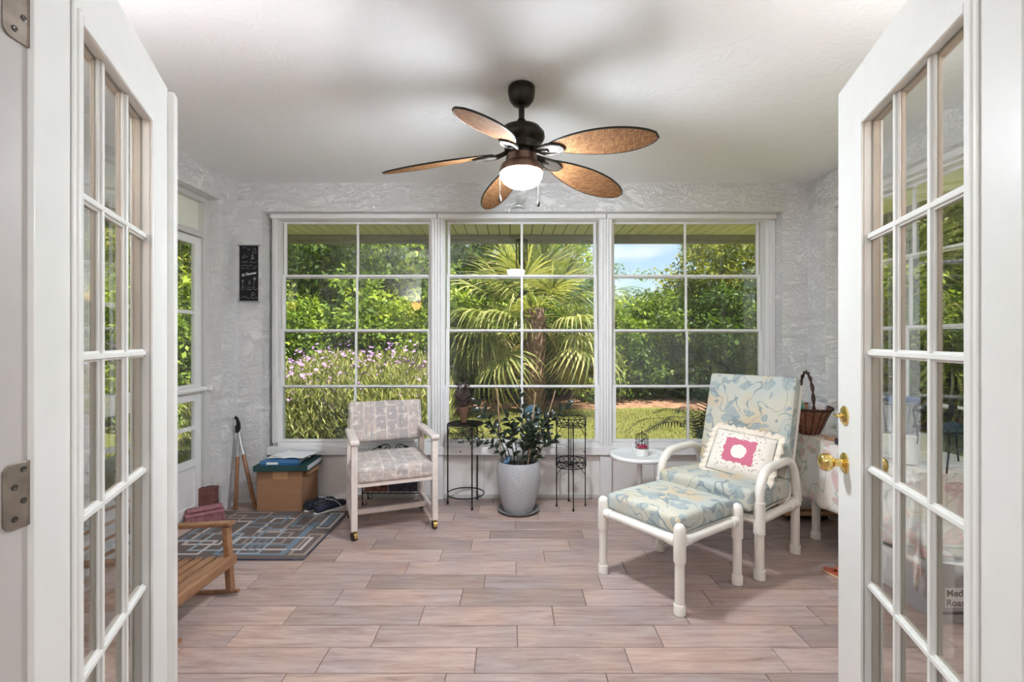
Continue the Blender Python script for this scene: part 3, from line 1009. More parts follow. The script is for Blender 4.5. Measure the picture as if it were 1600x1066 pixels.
# mulch bed: low irregular mound under the trees
mb = MB()
n = 48
front = []
for i in range(n + 1):
    X = -14 + 28 * i / n
    Yf = 9.3 + 0.35 * math.sin(X * .9) + 0.25 * math.sin(X * 2.3 + 1)
    front.append((X, Yf))
vs_, fs_ = [], []
for (X, Yf) in front:
    vs_ += [(X, Yf, GZ - .02), (X, Yf + .3, GZ + .035), (X, Yf + 1.6, GZ + .07), (X, Yf + 9, GZ + .08)]
for i in range(n):
    for q in range(3):
        fs_.append((4 * i + q, 4 * i + 4 + q, 4 * i + 5 + q, 4 * i + 1 + q))
mb.add(vs_, fs_)
struct(mb.build('ground_mulch_bed', 'mulch', smooth=60))

def cards(name, P, D, Nn, ln, wd, tint, mat, parent=None, fold=0.0):
    """leaf cards: P base (n,3), D direction, Nn normal, ln, wd arrays; each leaf a pointed quad"""
    n = len(P)
    D = D / np.linalg.norm(D, axis=1, keepdims=True)
    S = np.cross(D, Nn)
    S = S / (np.linalg.norm(S, axis=1, keepdims=True) + 1e-9)
    U = np.cross(S, D)
    ln = np.asarray(ln).reshape(-1, 1) * np.ones((n, 1)); wd = np.asarray(wd).reshape(-1, 1) * np.ones((n, 1))
    v = np.empty((n, 4, 3))
    v[:, 0] = P
    v[:, 1] = P + D * ln * .45 + S * wd * .5 + U * ln * fold
    v[:, 2] = P + D * ln - U * ln * fold * 1.5
    v[:, 3] = P + D * ln * .45 - S * wd * .5 + U * ln * fold
    me = bpy.data.meshes.new(name)
    me.vertices.add(n * 4)
    me.vertices.foreach_set('co', v.reshape(-1))
    me.loops.add(n * 4)
    me.loops.foreach_set('vertex_index', np.arange(n * 4, dtype=np.int32))
    me.polygons.add(n)
    me.polygons.foreach_set('loop_start', np.arange(0, n * 4, 4, dtype=np.int32))
    me.update(calc_edges=True)
    at_ = me.attributes.new('tint', 'FLOAT', 'POINT')
    at_.data.foreach_set('value', np.repeat(np.clip(tint, 0, 1), 4).astype(np.float32))
    me.materials.append(M[mat])
    return me

def unit(n):
    v = rng.normal(size=(n, 3))
    return v / np.linalg.norm(v, axis=1, keepdims=True)

def crown(name, blobs, nclump, perclump, leaf, mat, clump_r=0.38, hang=0.25):
    """foliage of many clumps sitting on ellipsoids; blobs = (cx,cy,cz,rx,ry,rz)"""
    P, T = [], []
    area_ = np.array([b[3] * b[4] + b[4] * b[5] + b[3] * b[5] for b in blobs]); area_ = area_ / area_.sum()
    for b, fr in zip(blobs, area_):
        m = max(3, int(nclump * fr))
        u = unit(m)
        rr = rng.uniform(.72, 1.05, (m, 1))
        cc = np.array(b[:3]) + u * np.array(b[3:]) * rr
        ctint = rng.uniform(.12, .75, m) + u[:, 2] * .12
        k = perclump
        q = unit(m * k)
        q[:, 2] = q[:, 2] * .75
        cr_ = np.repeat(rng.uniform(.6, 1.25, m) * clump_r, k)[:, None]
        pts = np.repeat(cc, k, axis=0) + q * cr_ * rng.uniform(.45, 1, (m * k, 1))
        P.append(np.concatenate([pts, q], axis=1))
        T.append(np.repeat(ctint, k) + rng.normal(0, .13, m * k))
    A = np.concatenate(P); T = np.concatenate(T)
    pts, q = A[:, :3], A[:, 3:]
    n = len(pts)
    D = q * .8 + unit(n) * .8
    D[:, 2] -= hang
    Nn = unit(n) * .7 + np.array([0, 0, 1.0])
    ln = rng.uniform(.7, 1.25, n) * leaf
    return cards(name, pts, D, Nn, ln, ln * .55, T, mat, fold=.06)

def trunk_mesh(h, r, branches=5, spread=1.0, seed=0):
    rd = random.Random(seed)
    mb = MB()
    top = (rd.uniform(-.2, .2), rd.uniform(-.2, .2), h)
    mb.tube(bez([(0, 0, 0), (rd.uniform(-.1, .1), 0, h * .4), top], 6), [r * (1.15 - .6 * i / 12) for i in range(13)], 8)
    for k in range(branches):
        a = 2 * PI * k / branches + rd.uniform(-.4, .4)
        z = h * rd.uniform(.35, .9)
        mb.tube(bez([(0, 0, z), (math.cos(a) * .4 * spread, math.sin(a) * .4 * spread, z + .45), (math.cos(a) * spread, math.sin(a) * spread, z + 1.1)], 5), [r * .5 * (1 - .07 * i) for i in range(11)], 6)
    return mb.mesh('trunk', 60)

def blobs_dome(R, H, z0, n, seed):
    rd = random.Random(seed)
    out = [(0, 0, z0 + H * .5, R * .72, R * .72, H * .5)]
    for k in range(n):
        a = 2 * PI * k / n + rd.uniform(-.3, .3)
        q = rd.uniform(.45, .75)
        s_ = rd.uniform(.38, .55)
        out.append((math.cos(a) * R * q, math.sin(a) * R * q, z0 + H * rd.uniform(.15, .8), R * s_, R * s_, H * s_ * .6))
    return out
print('building crowns')
CR = {}
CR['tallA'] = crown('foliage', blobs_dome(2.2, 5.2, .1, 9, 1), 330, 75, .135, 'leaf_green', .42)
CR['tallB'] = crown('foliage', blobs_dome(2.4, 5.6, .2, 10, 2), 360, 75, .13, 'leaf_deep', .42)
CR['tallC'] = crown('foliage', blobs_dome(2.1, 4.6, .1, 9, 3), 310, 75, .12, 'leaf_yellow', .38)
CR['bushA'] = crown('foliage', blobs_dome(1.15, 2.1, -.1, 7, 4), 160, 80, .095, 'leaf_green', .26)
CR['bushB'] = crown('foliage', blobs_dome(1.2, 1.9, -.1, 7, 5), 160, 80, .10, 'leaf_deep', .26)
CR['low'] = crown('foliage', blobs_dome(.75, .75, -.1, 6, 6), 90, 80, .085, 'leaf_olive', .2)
TR = [trunk_mesh(2.6, .13, 6, 1.2, s_) for s_ in (1, 2, 3)]
for t_ in TR: t_.materials.append(M['bark'])
ST = trunk_mesh(.5, .035, 5, .3, 9)
SF = MB().tube([(0, 0, 0), (.02, 0, .3)], [.03, .015], 6).mesh('trunk', 60); SF.materials.append(M['bark']); ST.materials.append(M['bark'])

def tree(kind, X, Y, s, rz, label, cat='tree', sz=1.0, name='broadleaf_tree', tm=None):
    e = thing(name, label, cat, (X, Y, GZ), rz)
    e.scale = (s, s, s * sz)
    o = bpy.data.objects.new('foliage', CR[kind]); o.parent = e; o['kind'] = 'stuff'; COL.objects.link(o)
    t_ = bpy.data.objects.new('trunk', tm or TR[int(rz * 10) % 3]); t_.parent = e; COL.objects.link(t_)
    return e
trees = [
    ('tallA', -5.9, 11.2, 1.0, 0.3, 'tall light green tree beyond the left end of the left window', 1.1),
    ('tallB', -4.2, 12.6, 1.1, 1.1, 'tall dark tree beyond the left pane column of the left window', 1.1),
    ('tallA', -2.9, 11.4, 0.95, 2.0, 'bright leafy tree beyond the right pane column of the left window', 1.1),
    ('tallB', -1.4, 13.2, 1.1, 2.9, 'deep green tree between left and middle windows, behind the palm', 1.1),
    ('tallA', 0.4, 14.2, 1.05, 3.7, 'tall tree directly behind the palm crown', 1.0),
    ('tallB', 2.1, 15.0, 0.85, 4.4, 'dark tree behind the right side of the palm', .72),
    ('tallC', 6.1, 12.4, 1.05, 5.2, 'yellowing leafy tree rising at the right end of the right window', 0.98),
    ('tallB', 4.4, 14.6, 0.8, 5.9, 'low dark tree under the sky gap in the right window', .60),
    ('tallC', 8.6, 10.2, 1.1, 0.9, 'yellow green tree far right of the lawn', 1.1),
    ('tallA', 10.2, 7.0, 1.1, 1.7, 'tall green tree outside the right wall windows', 1.1),
    ('tallB', 9.0, 3.6, 1.1, 2.5, 'dark green tree outside the nearer right wall window', 1.1),
    ('tallC', -7.9, 9.2, 1.0, 3.3, 'orange and green tree seen through the side door glass', 1.0),
    ('tallA', -9.2, 12.6, 1.1, 4.1, 'tall green tree at the far left of the garden', 1.1),
    ('tallB', -10.0, 6.6, 1.1, 4.9, 'dark tree outside the left wall of the room', 1.1),
    ('tallB', 12.5, 11.5, 1.2, 5.6, 'dark tree at the far right corner of the garden', 1.1),
    ('tallA', -7.6, 14.8, 1.2, 0.5, 'backmost green tree at the left of the garden', 1.1),
]
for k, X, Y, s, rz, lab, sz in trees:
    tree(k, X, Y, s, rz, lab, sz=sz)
bushes = [
    ('bushA', -4.6, 9.4, 1.15, .2, 'light green bush above the purple flowers, leftmost'),
    ('bushB', -3.4, 9.8, 1.15, .9, 'dark green bush above the purple flowers'),
    ('bushA', -2.2, 9.9, 1.1, 1.6, 'green bush left of the middle window'),
    ('bushA', -0.95, 10.7, 1.15, 2.2, 'round green bush left of the palm trunk'),
    ('bushB', 0.15, 11.4, 1.1, 2.8, 'dark bush close behind the palm trunk'),
    ('bushA', 1.5, 10.9, 1.15, 3.3, 'bright bush right of the palm trunk'),
    ('bushB', 2.6, 11.4, 1.1, 3.8, 'dark bush left of centre in the right window'),
    ('bushA', 3.4, 11.8, 1.25, 4.3, 'tall light green bush in the middle of the right window'),
    ('bushB', 4.6, 11.2, 1.3, 4.8, 'deep green vine covered bush right in the right window'),
    ('bushB', 6.0, 10.4, 1.3, 5.3, 'shaded bush behind the armchair back'),
    ('bushA', 7.4, 8.6, 1.3, 5.8, 'green bush outside the far right wall window'),
    ('bushB', 7.6, 6.2, 1.3, .5, 'dark bush by the right wall windows'),
    ('bushA', 7.2, 4.2, 1.3, 1.2, 'light bush outside the nearer right wall window'),
    ('bushA', -6.3, 8.2, 1.25, 1.9, 'green bush seen low through the side door glass'),
    ('bushB', -7.6, 6.0, 1.3, 2.6, 'dark bush outside the side door'),
]
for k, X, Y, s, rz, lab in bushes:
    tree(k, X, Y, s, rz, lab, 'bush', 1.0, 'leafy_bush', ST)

# flowering shrubs under the left window
def flower_mesh(n, R, H):
    mb = MB()
    rd = random.Random(3)
    for i in range(n):
        a = rd.uniform(0, 2 * PI); q = math.sqrt(rd.random())
        p = Vector((math.cos(a) * R * q, math.sin(a) * R * q, H * (1.0 - .35 * q * q) * rd.uniform(.62, 1.12)))
        nrm = Vector((rd.gauss(0, .6), rd.gauss(-.6, .5), 1)).normalized()
        x = nrm.orthogonal().normalized(); y = nrm.cross(x)
        r = rd.uniform(.012, .028)
        c0 = p
        for k in range(5):
            b0 = 2 * PI * k / 5
            mb.add([c0, c0 + (x * math.cos(b0 - .5) + y * math.sin(b0 - .5)) * r * .8 + nrm * r * .25, c0 + (x * math.cos(b0) + y * math.sin(b0)) * r * 1.2 + nrm * r * .35,
                    c0 + (x * math.cos(b0 + .5) + y * math.sin(b0 + .5)) * r * .8 + nrm * r * .25], [(0, 1, 2, 3)])
    me = bpy.data.meshes.new('blossoms'); me.from_pydata(mb.v, [], mb.f)
    me.materials.append(M['blossom_purple'])
    return me
BL = flower_mesh(330, .78, 1.0)
def stalk_mesh(n, R, H):
    P = np.zeros((n, 3)); a = rng.uniform(0, 2 * PI, n); q = np.sqrt(rng.random(n)) * R
    P[:, 0] = np.cos(a) * q; P[:, 1] = np.sin(a) * q
    z = rng.uniform(.0, 1.0, n) ** .7 * H * (1 - .35 * (q / R) ** 2); P[:, 2] = z * .92
    D = unit(n) * .55 + np.array([0, 0, .8]); Nn = unit(n)
    return cards('foliage', P, D, Nn, rng.uniform(.06, .15, n), .017, rng.uniform(0, 1, n), 'leaf_olive', fold=.02)
CR['flower'] = stalk_mesh(9500, .78, 1.0)
fs = [(-3.4, 6.5, 1.15, 'leftmost purple flowering shrub below the left window'), (-2.6, 6.9, 1.15, 'purple flowering shrub second from left below the left window'),
      (-1.78, 6.7, 1.08, 'purple flowering shrub behind the striped chair back'), (-1.72, 7.6, 1.0, 'rightmost purple flowering shrub at the edge of the middle window'),
      (-3.0, 8.2, 1.25, 'back purple flowering shrub at the left'), (-2.0, 8.6, 1.25, 'back purple flowering shrub at the right')]
for i, (X, Y, s, lab) in enumerate(fs):
    e = tree('flower', X, Y, s, i * 1.3, lab, 'shrub', 1.0, 'flowering_shrub', SF)
    o = bpy.data.objects.new('blossoms', BL); o.parent = e; o['kind'] = 'stuff'; COL.objects.link(o)

# sabal palm
def frond_mesh(seed, mat, droop=1.0, nl=30, L=1.0, pet=.8):
    rd = random.Random(seed)
    P, F, T = [], [], []
    def quadstrip(pts, side, wds, t):
        k = len(P)
        for p, w_ in zip(pts, wds):
            P.append(p + side * w_ / 2); P.append(p - side * w_ / 2); T.extend([t, t])
        for i in range(len(pts) - 1):
            F.append((k + 2 * i, k + 2 * i + 1, k + 2 * i + 3, k + 2 * i + 2))
    # petiole along +x
    pp = [Vector((pet * t, 0, -.10 * droop * t * t)) for t in (0, .35, .7, 1)]
    quadstrip(pp, Vector((0, 1, 0)), [.06, .045, .035, .03], .7)
    quadstrip(pp, Vector((0, 0, 1)), [.03, .025, .02, .02], .6)
    for i in range(nl):
        f_ = (i + .5) / nl * 2 - 1
        a = f_ * 1.9 + rd.uniform(-.04, .04)
        cx = pet + .25 * (1 - abs(f_))
        base = Vector((cx, 0, -.10 * droop - .06 * (1 - abs(f_))))
        d = Vector((math.cos(a), math.sin(a), .22 - .25 * abs(f_)))
        ll = L * (1 - .28 * abs(f_)) * rd.uniform(.9, 1.08)
        pts, p, dd = [base], base.copy(), d.copy()
        for q in range(5):
            dd = (dd + Vector((0, 0, -.20 * droop * (q * .75) * rd.uniform(.7, 1.3)))).normalized()
            p = p + dd * ll / 5
            pts.append(p.copy())
        side = Vector((-math.sin(a), math.cos(a), .25 * rd.uniform(-1, 1))).normalized()
        quadstrip(pts, side, [.014, .042, .042, .030, .016, .003], rd.uniform(.1, 1))
    me = bpy.data.meshes.new('frond')
    me.from_pydata([tuple(p) for p in P], [], F)
    at_ = me.attributes.new('tint', 'FLOAT', 'POINT')
    at_.data.foreach_set('value', np.array(T, dtype=np.float32))
    me.materials.append(M[mat])
    return me
FR = [frond_mesh(1, 'frond_green', .6), frond_mesh(2, 'frond_green', 1.1), frond_mesh(3, 'frond_green', 1.7), frond_mesh(4, 'frond_dry', 2.4, 22, 0.9), frond_mesh(5, 'frond_blue', .9)]
pe = thing('palm_tree', 'short cabbage palm with drooping fan fronds beyond the middle window', 'palm', (0.42, 9.0, GZ))
tm = MB()
tm.tube([(0, 0, -.05), (0.01, 0, .6), (.0, 0, 1.3), (.05, 0, 1.75), (.06, 0, 2.0)], [.17, .155, .16, .15, .11], 14)
tm.build('trunk', 'palm_boot', pe, smooth=60)
bt = MB()
for i in range(120):
    a = i * 2.399; z = .10 + 1.75 * i / 120
    m = Matrix.Translation((math.cos(a) * .15, math.sin(a) * .15, z)) @ Matrix.Rotation(a, 4, 'Z') @ Matrix.Rotation(.45, 4, 'Y')
    w_ = random.uniform(.03, .05)
    bt.add([(0, -w_, 0), (.02, w_, 0), (.0, w_ * .6, .17), (.01, -w_ * .6, .16), (.03, 0, 0), (.025, 0, .15)], [(0, 4, 5, 3), (4, 1, 2, 5), (0, 3, 2, 1)], m)
bo = bt.build('trunk_boots', 'palm_boot', pe); bo['kind'] = 'stuff'
nf = 30
rd = random.Random(11)
for i in range(nf):
    f_ = i / (nf - 1)
    el = 1.2 - 1.6 * f_ + rd.uniform(-.12, .12)
    az = i * 2.399 + rd.uniform(-.2, .2)
    if el < .1 and math.cos(az + PI / 2) > .45: continue
    k = 0 if f_ < .35 else (1 if f_ < .6 else 2)
    if f_ > .8 and i % 2: k = 3
    o = bpy.data.objects.new('frond', FR[k]); COL.objects.link(o); o.parent = pe
    o.location = (.05, 0, 1.95 - .25 * f_)
    o.rotation_euler = Euler((rd.uniform(-.25, .25), -el, az), 'XYZ')
    s = rd.uniform(.85, 1.05) * (.9 + .1 * (1 - f_)); o.scale = (s, s, s)
for (az, el, k, s) in ((0.05, .35, 4, 1.15), (-.25, .62, 4, 1.0), (3.1, .45, 0, 1.15), (2.7, .7, 0, 1.0), (.55, -.55, 3, 1.1), (-.5, -.35, 2, 1.15), (-2.9, -.2, 2, 1.15), (-2.4, -.5, 2, 1.1), (-2.75, -.75, 3, 1.1), (-.15, -.75, 3, 1.0), (3.0, -.25, 2, 1.2), (-2.95, .05, 2, 1.2), (2.8, -.05, 2, 1.15), (-2.6, .15, 2, 1.1), (.2, -.2, 2, 1.1)):
    o = bpy.data.objects.new('frond', FR[k]); COL.objects.link(o); o.parent = pe
    o.location = (.05, 0, 1.9 - .15 * (el < .1)); o.rotation_euler = Euler((0, -el, az), 'XYZ'); o.scale = (s, s, s)

# dark cycads and strap-leaf plants close under the windows
def cycad_frond(L=.75, n=26, up=.6):
    P, F, T = [], [], []
    pts = bez([(0, 0, 0), (L * .35, 0, up * .42), (L * .75, 0, up * .42), (L, 0, up * .2)], 9)
    for i in range(len(pts) - 1):
        k = len(P)
        P += [pts[i] + Vector((0, .004, 0)), pts[i] - Vector((0, .004, 0)), pts[i + 1] - Vector((0, .004, 0)), pts[i + 1] + Vector((0, .004, 0))]
        F.append((k, k + 1, k + 2, k + 3)); T += [.4] * 4
        if i < 3: continue
        t_ = (i - 3) / (len(pts) - 4)
        ll = .15 * math.sin(PI * min(1, .18 + .8 * t_)) + .02
        dv = (pts[i + 1] - pts[i]).normalized()
        for sgn in (1, -1):
            k = len(P)
            d = Vector((dv.x * .5, sgn, dv.z * .5 - .1)).normalized() * ll
            P += [pts[i], pts[i] + dv * .016, pts[i] + d]; F.append((k, k + 1, k + 2)); T += [random.random()] * 3
    me = bpy.data.meshes.new('frond'); me.from_pydata([tuple(p) for p in P], [], F)
    at_ = me.attributes.new('tint', 'FLOAT', 'POINT'); at_.data.foreach_set('value', np.array(T, dtype=np.float32))
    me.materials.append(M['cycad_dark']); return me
CF = cycad_frond()
def cycad(X, Y, s, lab, n=22):
    e = thing('cycad', lab, 'plant', (X, Y, GZ)); e.scale = (s, s, s)
    MB().tube([(0, 0, 0), (0, 0, .16)], [.08, .06], 10).build('trunk', 'palm_boot', e, smooth=40)
    for i in range(n):
        o = bpy.data.objects.new('frond', CF); COL.objects.link(o); o.parent = e
        o.location = (0, 0, .13); o.rotation_euler = Euler((random.uniform(-.3, .3), -random.uniform(-.1, .75), i * 2.399), 'XYZ')
        q = random.uniform(.8, 1.1); o.scale = (q, q, q)
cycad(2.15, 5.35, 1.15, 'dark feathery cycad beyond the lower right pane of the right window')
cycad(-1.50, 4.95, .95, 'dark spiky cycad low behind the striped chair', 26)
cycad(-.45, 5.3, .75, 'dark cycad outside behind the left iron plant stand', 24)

# gazing ball on a pedestal, wind chime, hummingbird
g = thing('gazing_ball', 'pale blue gazing ball on a pedestal on the lawn behind the plant', 'garden ornament', (.235, 5.5, GZ))
MB().lathe([(.11, 0), (.11, .03), (.06, .07), (.05, .28), (.07, .36), (.085, .42), (.06, .43)], 24).build('pedestal', 'pedestal', g, smooth=40)
MB().ball((0, 0, .525), .10, 28, 18).build('globe', 'gaze_ball', g, smooth=60)
wc = thing('wind_chime', 'dark wind chime with bird charms hanging from the eave', 'wind chime', (.086, 4.3, 0))
c = MB().tube([(0, 0, 2.283), (0, 0, 1.56)], .0022, 6).lathe([(.055, 2.13), (.055, 2.14), (.01, 2.15)], 20)
c.build('hanger', 'black_iron', wc)
for k, (dx, dy, z0, z1) in enumerate(((-.045, 0, 1.86, 2.13), (-.02, .04, 1.93, 2.13), (.03, .035, 1.9, 2.13), (.048, -.01, 1.95, 2.13), (.01, -.045, 1.9, 2.13))):
    MB().tube([(dx, dy, z0), (dx, dy, z1)], .006, 8).build('chime_tube', 'black_iron' if k % 2 else 'copper_bronze', wc)
MB().ball((0, 0, 1.93), .024, 12, 8).build('striker', 'black_iron', wc, smooth=60)
MB().ball((0, 0, 1.70), .014, 12, 8).build('bead', 'black_iron', wc, smooth=60)
def bird(mb, c, s, wings=True):
    c = Vector(c)
    mb.tube([c + Vector((-.055, 0, -.035)) * s, c + Vector((-.03, 0, -.012)) * s, c, c + Vector((.022, 0, .018)) * s, c + Vector((.034, 0, .032)) * s, c + Vector((.046, 0, .036)) * s, c + Vector((.075, 0, .040)) * s],
            [.003 * s, .010 * s, .016 * s, .011 * s, .012 * s, .006 * s, .0015 * s], 10)
b_ = MB(); bird(b_, (.0, 0, 1.645), 1.0)
b_.prism([(-.02, 0), (.02, .0), (.01, .05), (-.015, .06)], -.002, .002, Matrix.Translation((0, 0, 1.65)) @ Matrix.Rotation(PI / 2, 4, 'X'))
b_.build('bird_charm', 'black_iron', wc, smooth=50)

# turf texture close to the house: real blades
n = 60000
P = np.zeros((n, 3)); P[:, 0] = rng.uniform(-5, 6, n); P[:, 1] = 4.0 + 5.4 * rng.random(n) ** 1.1; P[:, 2] = GZ
D = unit(n) * .5 + np.array([0, 0, 1.0])
gm = cards('grass', P, D, unit(n), rng.uniform(.025, .055, n), .008, rng.random(n), 'grass_blade')
go = link('grass', gm, 'grass_blade')
tag(go, 'short sunlit lawn grass outside the windows', 'grass', kind='stuff')

# ------------------------------------------------------------------ ceiling fan
FX, FY = 0.045, 2.27
fan = thing('ceiling_fan', 'dark bronze ceiling fan with five woven leaf blades and lit bowl', 'ceiling fan', (FX, FY, 0))
MB().lathe([(.0001, 2.437), (.060, 2.437), (.064, 2.43), (.064, 2.405), (.058, 2.375), (.040, 2.352), (.020, 2.345)], 36).build('canopy', 'bronze', fan, smooth=40)
MB().lathe([(.014, 2.36), (.014, 2.285), (.020, 2.28), (.024, 2.262), (.045, 2.250), (.045, 2.240), (.02, 2.236)], 24).build('downrod', 'bronze', fan, smooth=40)
MB().lathe([(.03, 2.250), (.060, 2.246), (.092, 2.236), (.108, 2.216), (.110, 2.196), (.102, 2.178), (.085, 2.165), (.080, 2.135), (.064, 2.125), (.060, 2.110), (.04, 2.10)], 40).build('motor_housing', 'bronze', fan, smooth=35)
MB().lathe([(.040, 2.118), (.070, 2.112), (.074, 2.095), (.074, 2.080), (.094, 2.066), (.101, 2.050), (.101, 2.032), (.096, 2.028), (.09, 2.034)], 40).build('light_collar', 'copper_bronze', fan, smooth=35)
MB().lathe([(.094, 2.040), (.0985, 2.025), (.097, 2.008), (.086, 1.988), (.066, 1.972), (.040, 1.962), (.014, 1.957), (.0001, 1.953)], 40).build('light_bowl', 'lamp_glass', fan, smooth=60)
def blade_outline(n=26):
    R0, R1 = 0.0, 0.53
    up, dn = [], []
    for i in range(n + 1):
        t = i / n
        x = R0 + (R1 - R0) * t
        w_ = 0.090 * max(0, math.sin(PI * min(1, t * .975 + .015) ** 1.3)) ** .52
        up.append((x, w_)); dn.append((x, -w_ * .92))
    return up + list(reversed(dn))[0:]
ol = blade_outline()
bm_ = MB().prism(ol, -.003, .003).mesh('blade', None); bm_.materials.append(M['woven_rattan'])
rim_pts = [(x, y, 0) for x, y in ol]
# drop doubled points of the outline ends
rp = [rim_pts[0]]
for p in rim_pts[1:]:
    if (Vector(p) - Vector(rp[-1])).length > .002: rp.append(p)
rm_ = MB().tube(rp, .0042, 6, closed=True).mesh('rim', 60); rm_.materials.append(M['bronze'])
am = MB()
am.tube(bez([(-.105, 0, .03), (-.07, 0, .005), (-.02, 0, -.010), (.02, 0, -.012)], 5), [.012] * 5 + [.011] * 5 + [.010] * 6, 10)
for s_ in (-1, 1):
    am.tube(bez([(-.06, s_ * .004, .0), (-.01, s_ * .026, -.012), (.05, s_ * .033, -.010), (.095, s_ * .016, -.008)], 6), [.009] * 12 + [.006] * 7, 8)
am.prism([(0, -.022), (.05, -.028), (.10, -.012), (.10, .012), (.05, .028), (0, .022)], -.012, -.004)
am_ = am.mesh('blade_arm', 50); am_.materials.append(M['bracket_metal'])
PITCH, DROOP = -14.5, 8.5
for k in range(5):
    a = math.radians(-38 + 72 * k)
    r0 = 0.135
    for nm, me in (('blade', bm_), ('blade_arm', am_)):
        o = bpy.data.objects.new(nm, me); COL.objects.link(o); o.parent = fan
        o.location = (r0 * math.cos(a), r0 * math.sin(a), 2.115)
        o.rotation_euler = Euler((math.radians(PITCH), math.radians(DROOP), a), 'XYZ')
        if nm == 'blade':
            r_ = bpy.data.objects.new('rim', rm_); COL.objects.link(r_); r_.parent = o
for px, zb in ((781, 1.885), (841, 1.865)):
    dx = (px - 800) / 750 * (FY - .02) - FX
    MB().tube([(dx, -.02, 2.045), (dx, -.02, zb + .03)], .0009, 6).build('pull_chain', 'bronze', fan)
    MB().lathe([(.0015, .035), (.004, .028), (.008, .012), (.0075, .004), (.0001, 0)], 14, (dx, -.02, zb)).build('pull_knob', 'bronze', fan, smooth=50)

# hummingbird ornament hung on the header
hb = thing('hummingbird_ornament', 'clear silvery hummingbird ornament hanging above the middle window', 'ornament', (.058, YB - .02, 0))
c = MB().tube([(0, 0, 2.395), (0, 0, 2.34)], .0012, 6)
for z in (2.397, 2.375): c.ball((0, 0, z), .006, 10, 6)
c.build('hook', 'steel', hb, smooth=60)
b_ = MB()
b_.tube([(-.085, 0, 2.20), (-.078, 0, 2.235), (-.05, 0, 2.25), (-.02, 0, 2.262), (.01, 0, 2.26), (.03, 0, 2.245), (.045, 0, 2.262)], [.002, .005, .010, .019, .017, .009, .002], 12)
for pts in ([(-.012, 2.27), (-.024, 2.31), (-.010, 2.345), (.002, 2.31), (.006, 2.27)], [(.0, 2.27), (.03, 2.298), (.055, 2.325), (.045, 2.29), (.02, 2.262)]):
    b_.prism([(x, z) for x, z in pts], -.002, .002, Matrix.Rotation(PI / 2, 4, 'X'))
b_.build('bird_body', 'silver_glass', hb, smooth=50)

# wall uplighters: left one's glow shows in the window glass, right one is added
for sx_, lab in ((-1, 'amber glass wall uplighter left of the French doors'), (1, 'added amber glass wall uplighter right of the French doors')):
    wl = thing('wall_lamp', lab, 'wall lamp', (1.34 * sx_, .80, 1.70), 0, 'wall lamps beside the French doors')
    MB().box(-.04, .04, 0, .012, -.07, .09).build('back_plate', 'bronze', wl, bevel=.004)
    MB().tube([(0, .01, 0), (0, .06, -.01), (0, .11, -.02)], .008, 8).build('bracket', 'bronze', wl, smooth=50)
    MB().lathe([(.012, -.03), (.035, -.02), (.062, .02), (.074, .07), (.071, .07), (.058, .024), (.030, -.012), (.0001, -.018)], 32, (0, .11, 0)).build('glass_shade', 'amber_glass', wl, smooth=50)
    dl_ = bpy.data.lights.new('ceiling_fill', 'AREA'); dl_.shape = 'DISK'; dl_.size = .11; dl_.energy = UPLIGHT; dl_.color = (0.90, 0.95, 1.0)  # up-facing area light added to brighten the ceiling
    lo = bpy.data.objects.new('ceiling_fill', dl_); COL.objects.link(lo); lo.parent = wl; lo.location = (0, .11, .05); lo.rotation_euler = (PI, 0, 0)

# ------------------------------------------------------------------ wall banner
bn = thing('wall_banner', 'narrow black souvenir banner with lettering beside the window', 'banner', (0, YB - .004, 0))
bx0, bx1 = (375 - 800) / 204.9, (404 - 800) / 204.9
zt, zb = CH + (532 - 382) / 204.9, CH - (471 - 532) / 204.9
zb = CH + (532 - 471) / 204.9
MB().box(bx0, bx1, -.003, 0, zb, zt).build('cloth', 'black_cloth', bn)
for z in (zt - .003, zb + .003):
    MB().tube([(bx0 - .010, -.006, z), (bx1 + .012, -.006, z)], .0045, 8).ball((bx0 - .010, -.006, z), .007, 10, 6).ball((bx1 + .012, -.006, z), .007, 10, 6).build('rod', 'steel', bn, smooth=50)
def text(s, size, loc, rot, mat, parent, shear=0.0, ext=.0004, name='lettering', align='CENTER'):
    cu = bpy.data.curves.new(name, 'FONT')
    cu.body = s; cu.size = size; cu.extrude = ext; cu.shear = shear; cu.align_x = align; cu.align_y = 'CENTER'
    cu.offset = .0006
    cu.materials.append(M[mat])
    o = bpy.data.objects.new(name, cu); COL.objects.link(o); o.parent = parent
    o.location = loc; o.rotation_euler = rot
    bpy.context.view_layer.update()
    me = bpy.data.meshes.new_from_object(o.evaluated_get(bpy.context.evaluated_depsgraph_get()))
    bpy.data.objects.remove(o)
    o = bpy.data.objects.new(name, me); COL.objects.link(o); o.parent = parent
    o.location = loc; o.rotation_euler = rot
    return o
xc = (bx0 + bx1) / 2
to = text('St.Thomas', .0265, (xc, -.0038, (zt + zb) / 2 - .005), (PI / 2, -math.radians(11), 0), 'paper', bn, .35)
pr = MB()
rd = random.Random(5)
def strk(pts, r=.0011):
    pr.tube([(xc + x, -.0036, zz) for x, zz in pts], r, 4)
H_ = zt - zb
def Z(t): return zb + H_ * t
for (t0, n_, amp) in ((.93, 3, .012), (.70, 4, .006), (.63, 4, .007), (.59, 3, .006), (.26, 3, .006), (.22, 4, .005), (.08, 5, .010)):
    for q in range(n_):
        x0 = -.058 + .116 * q / n_ + rd.uniform(0, .012)
        strk([(x0, Z(t0) + rd.uniform(-amp, amp)), (x0 + .011, Z(t0) + rd.uniform(-amp, amp)), (x0 + .024, Z(t0) + rd.uniform(-amp, amp))])
strk([(.022, Z(.74)), (.028, Z(.84)), (.040, Z(.76)), (.020, Z(.75))], .0016)
strk([(.036, Z(.75)), (.034, Z(.82))])
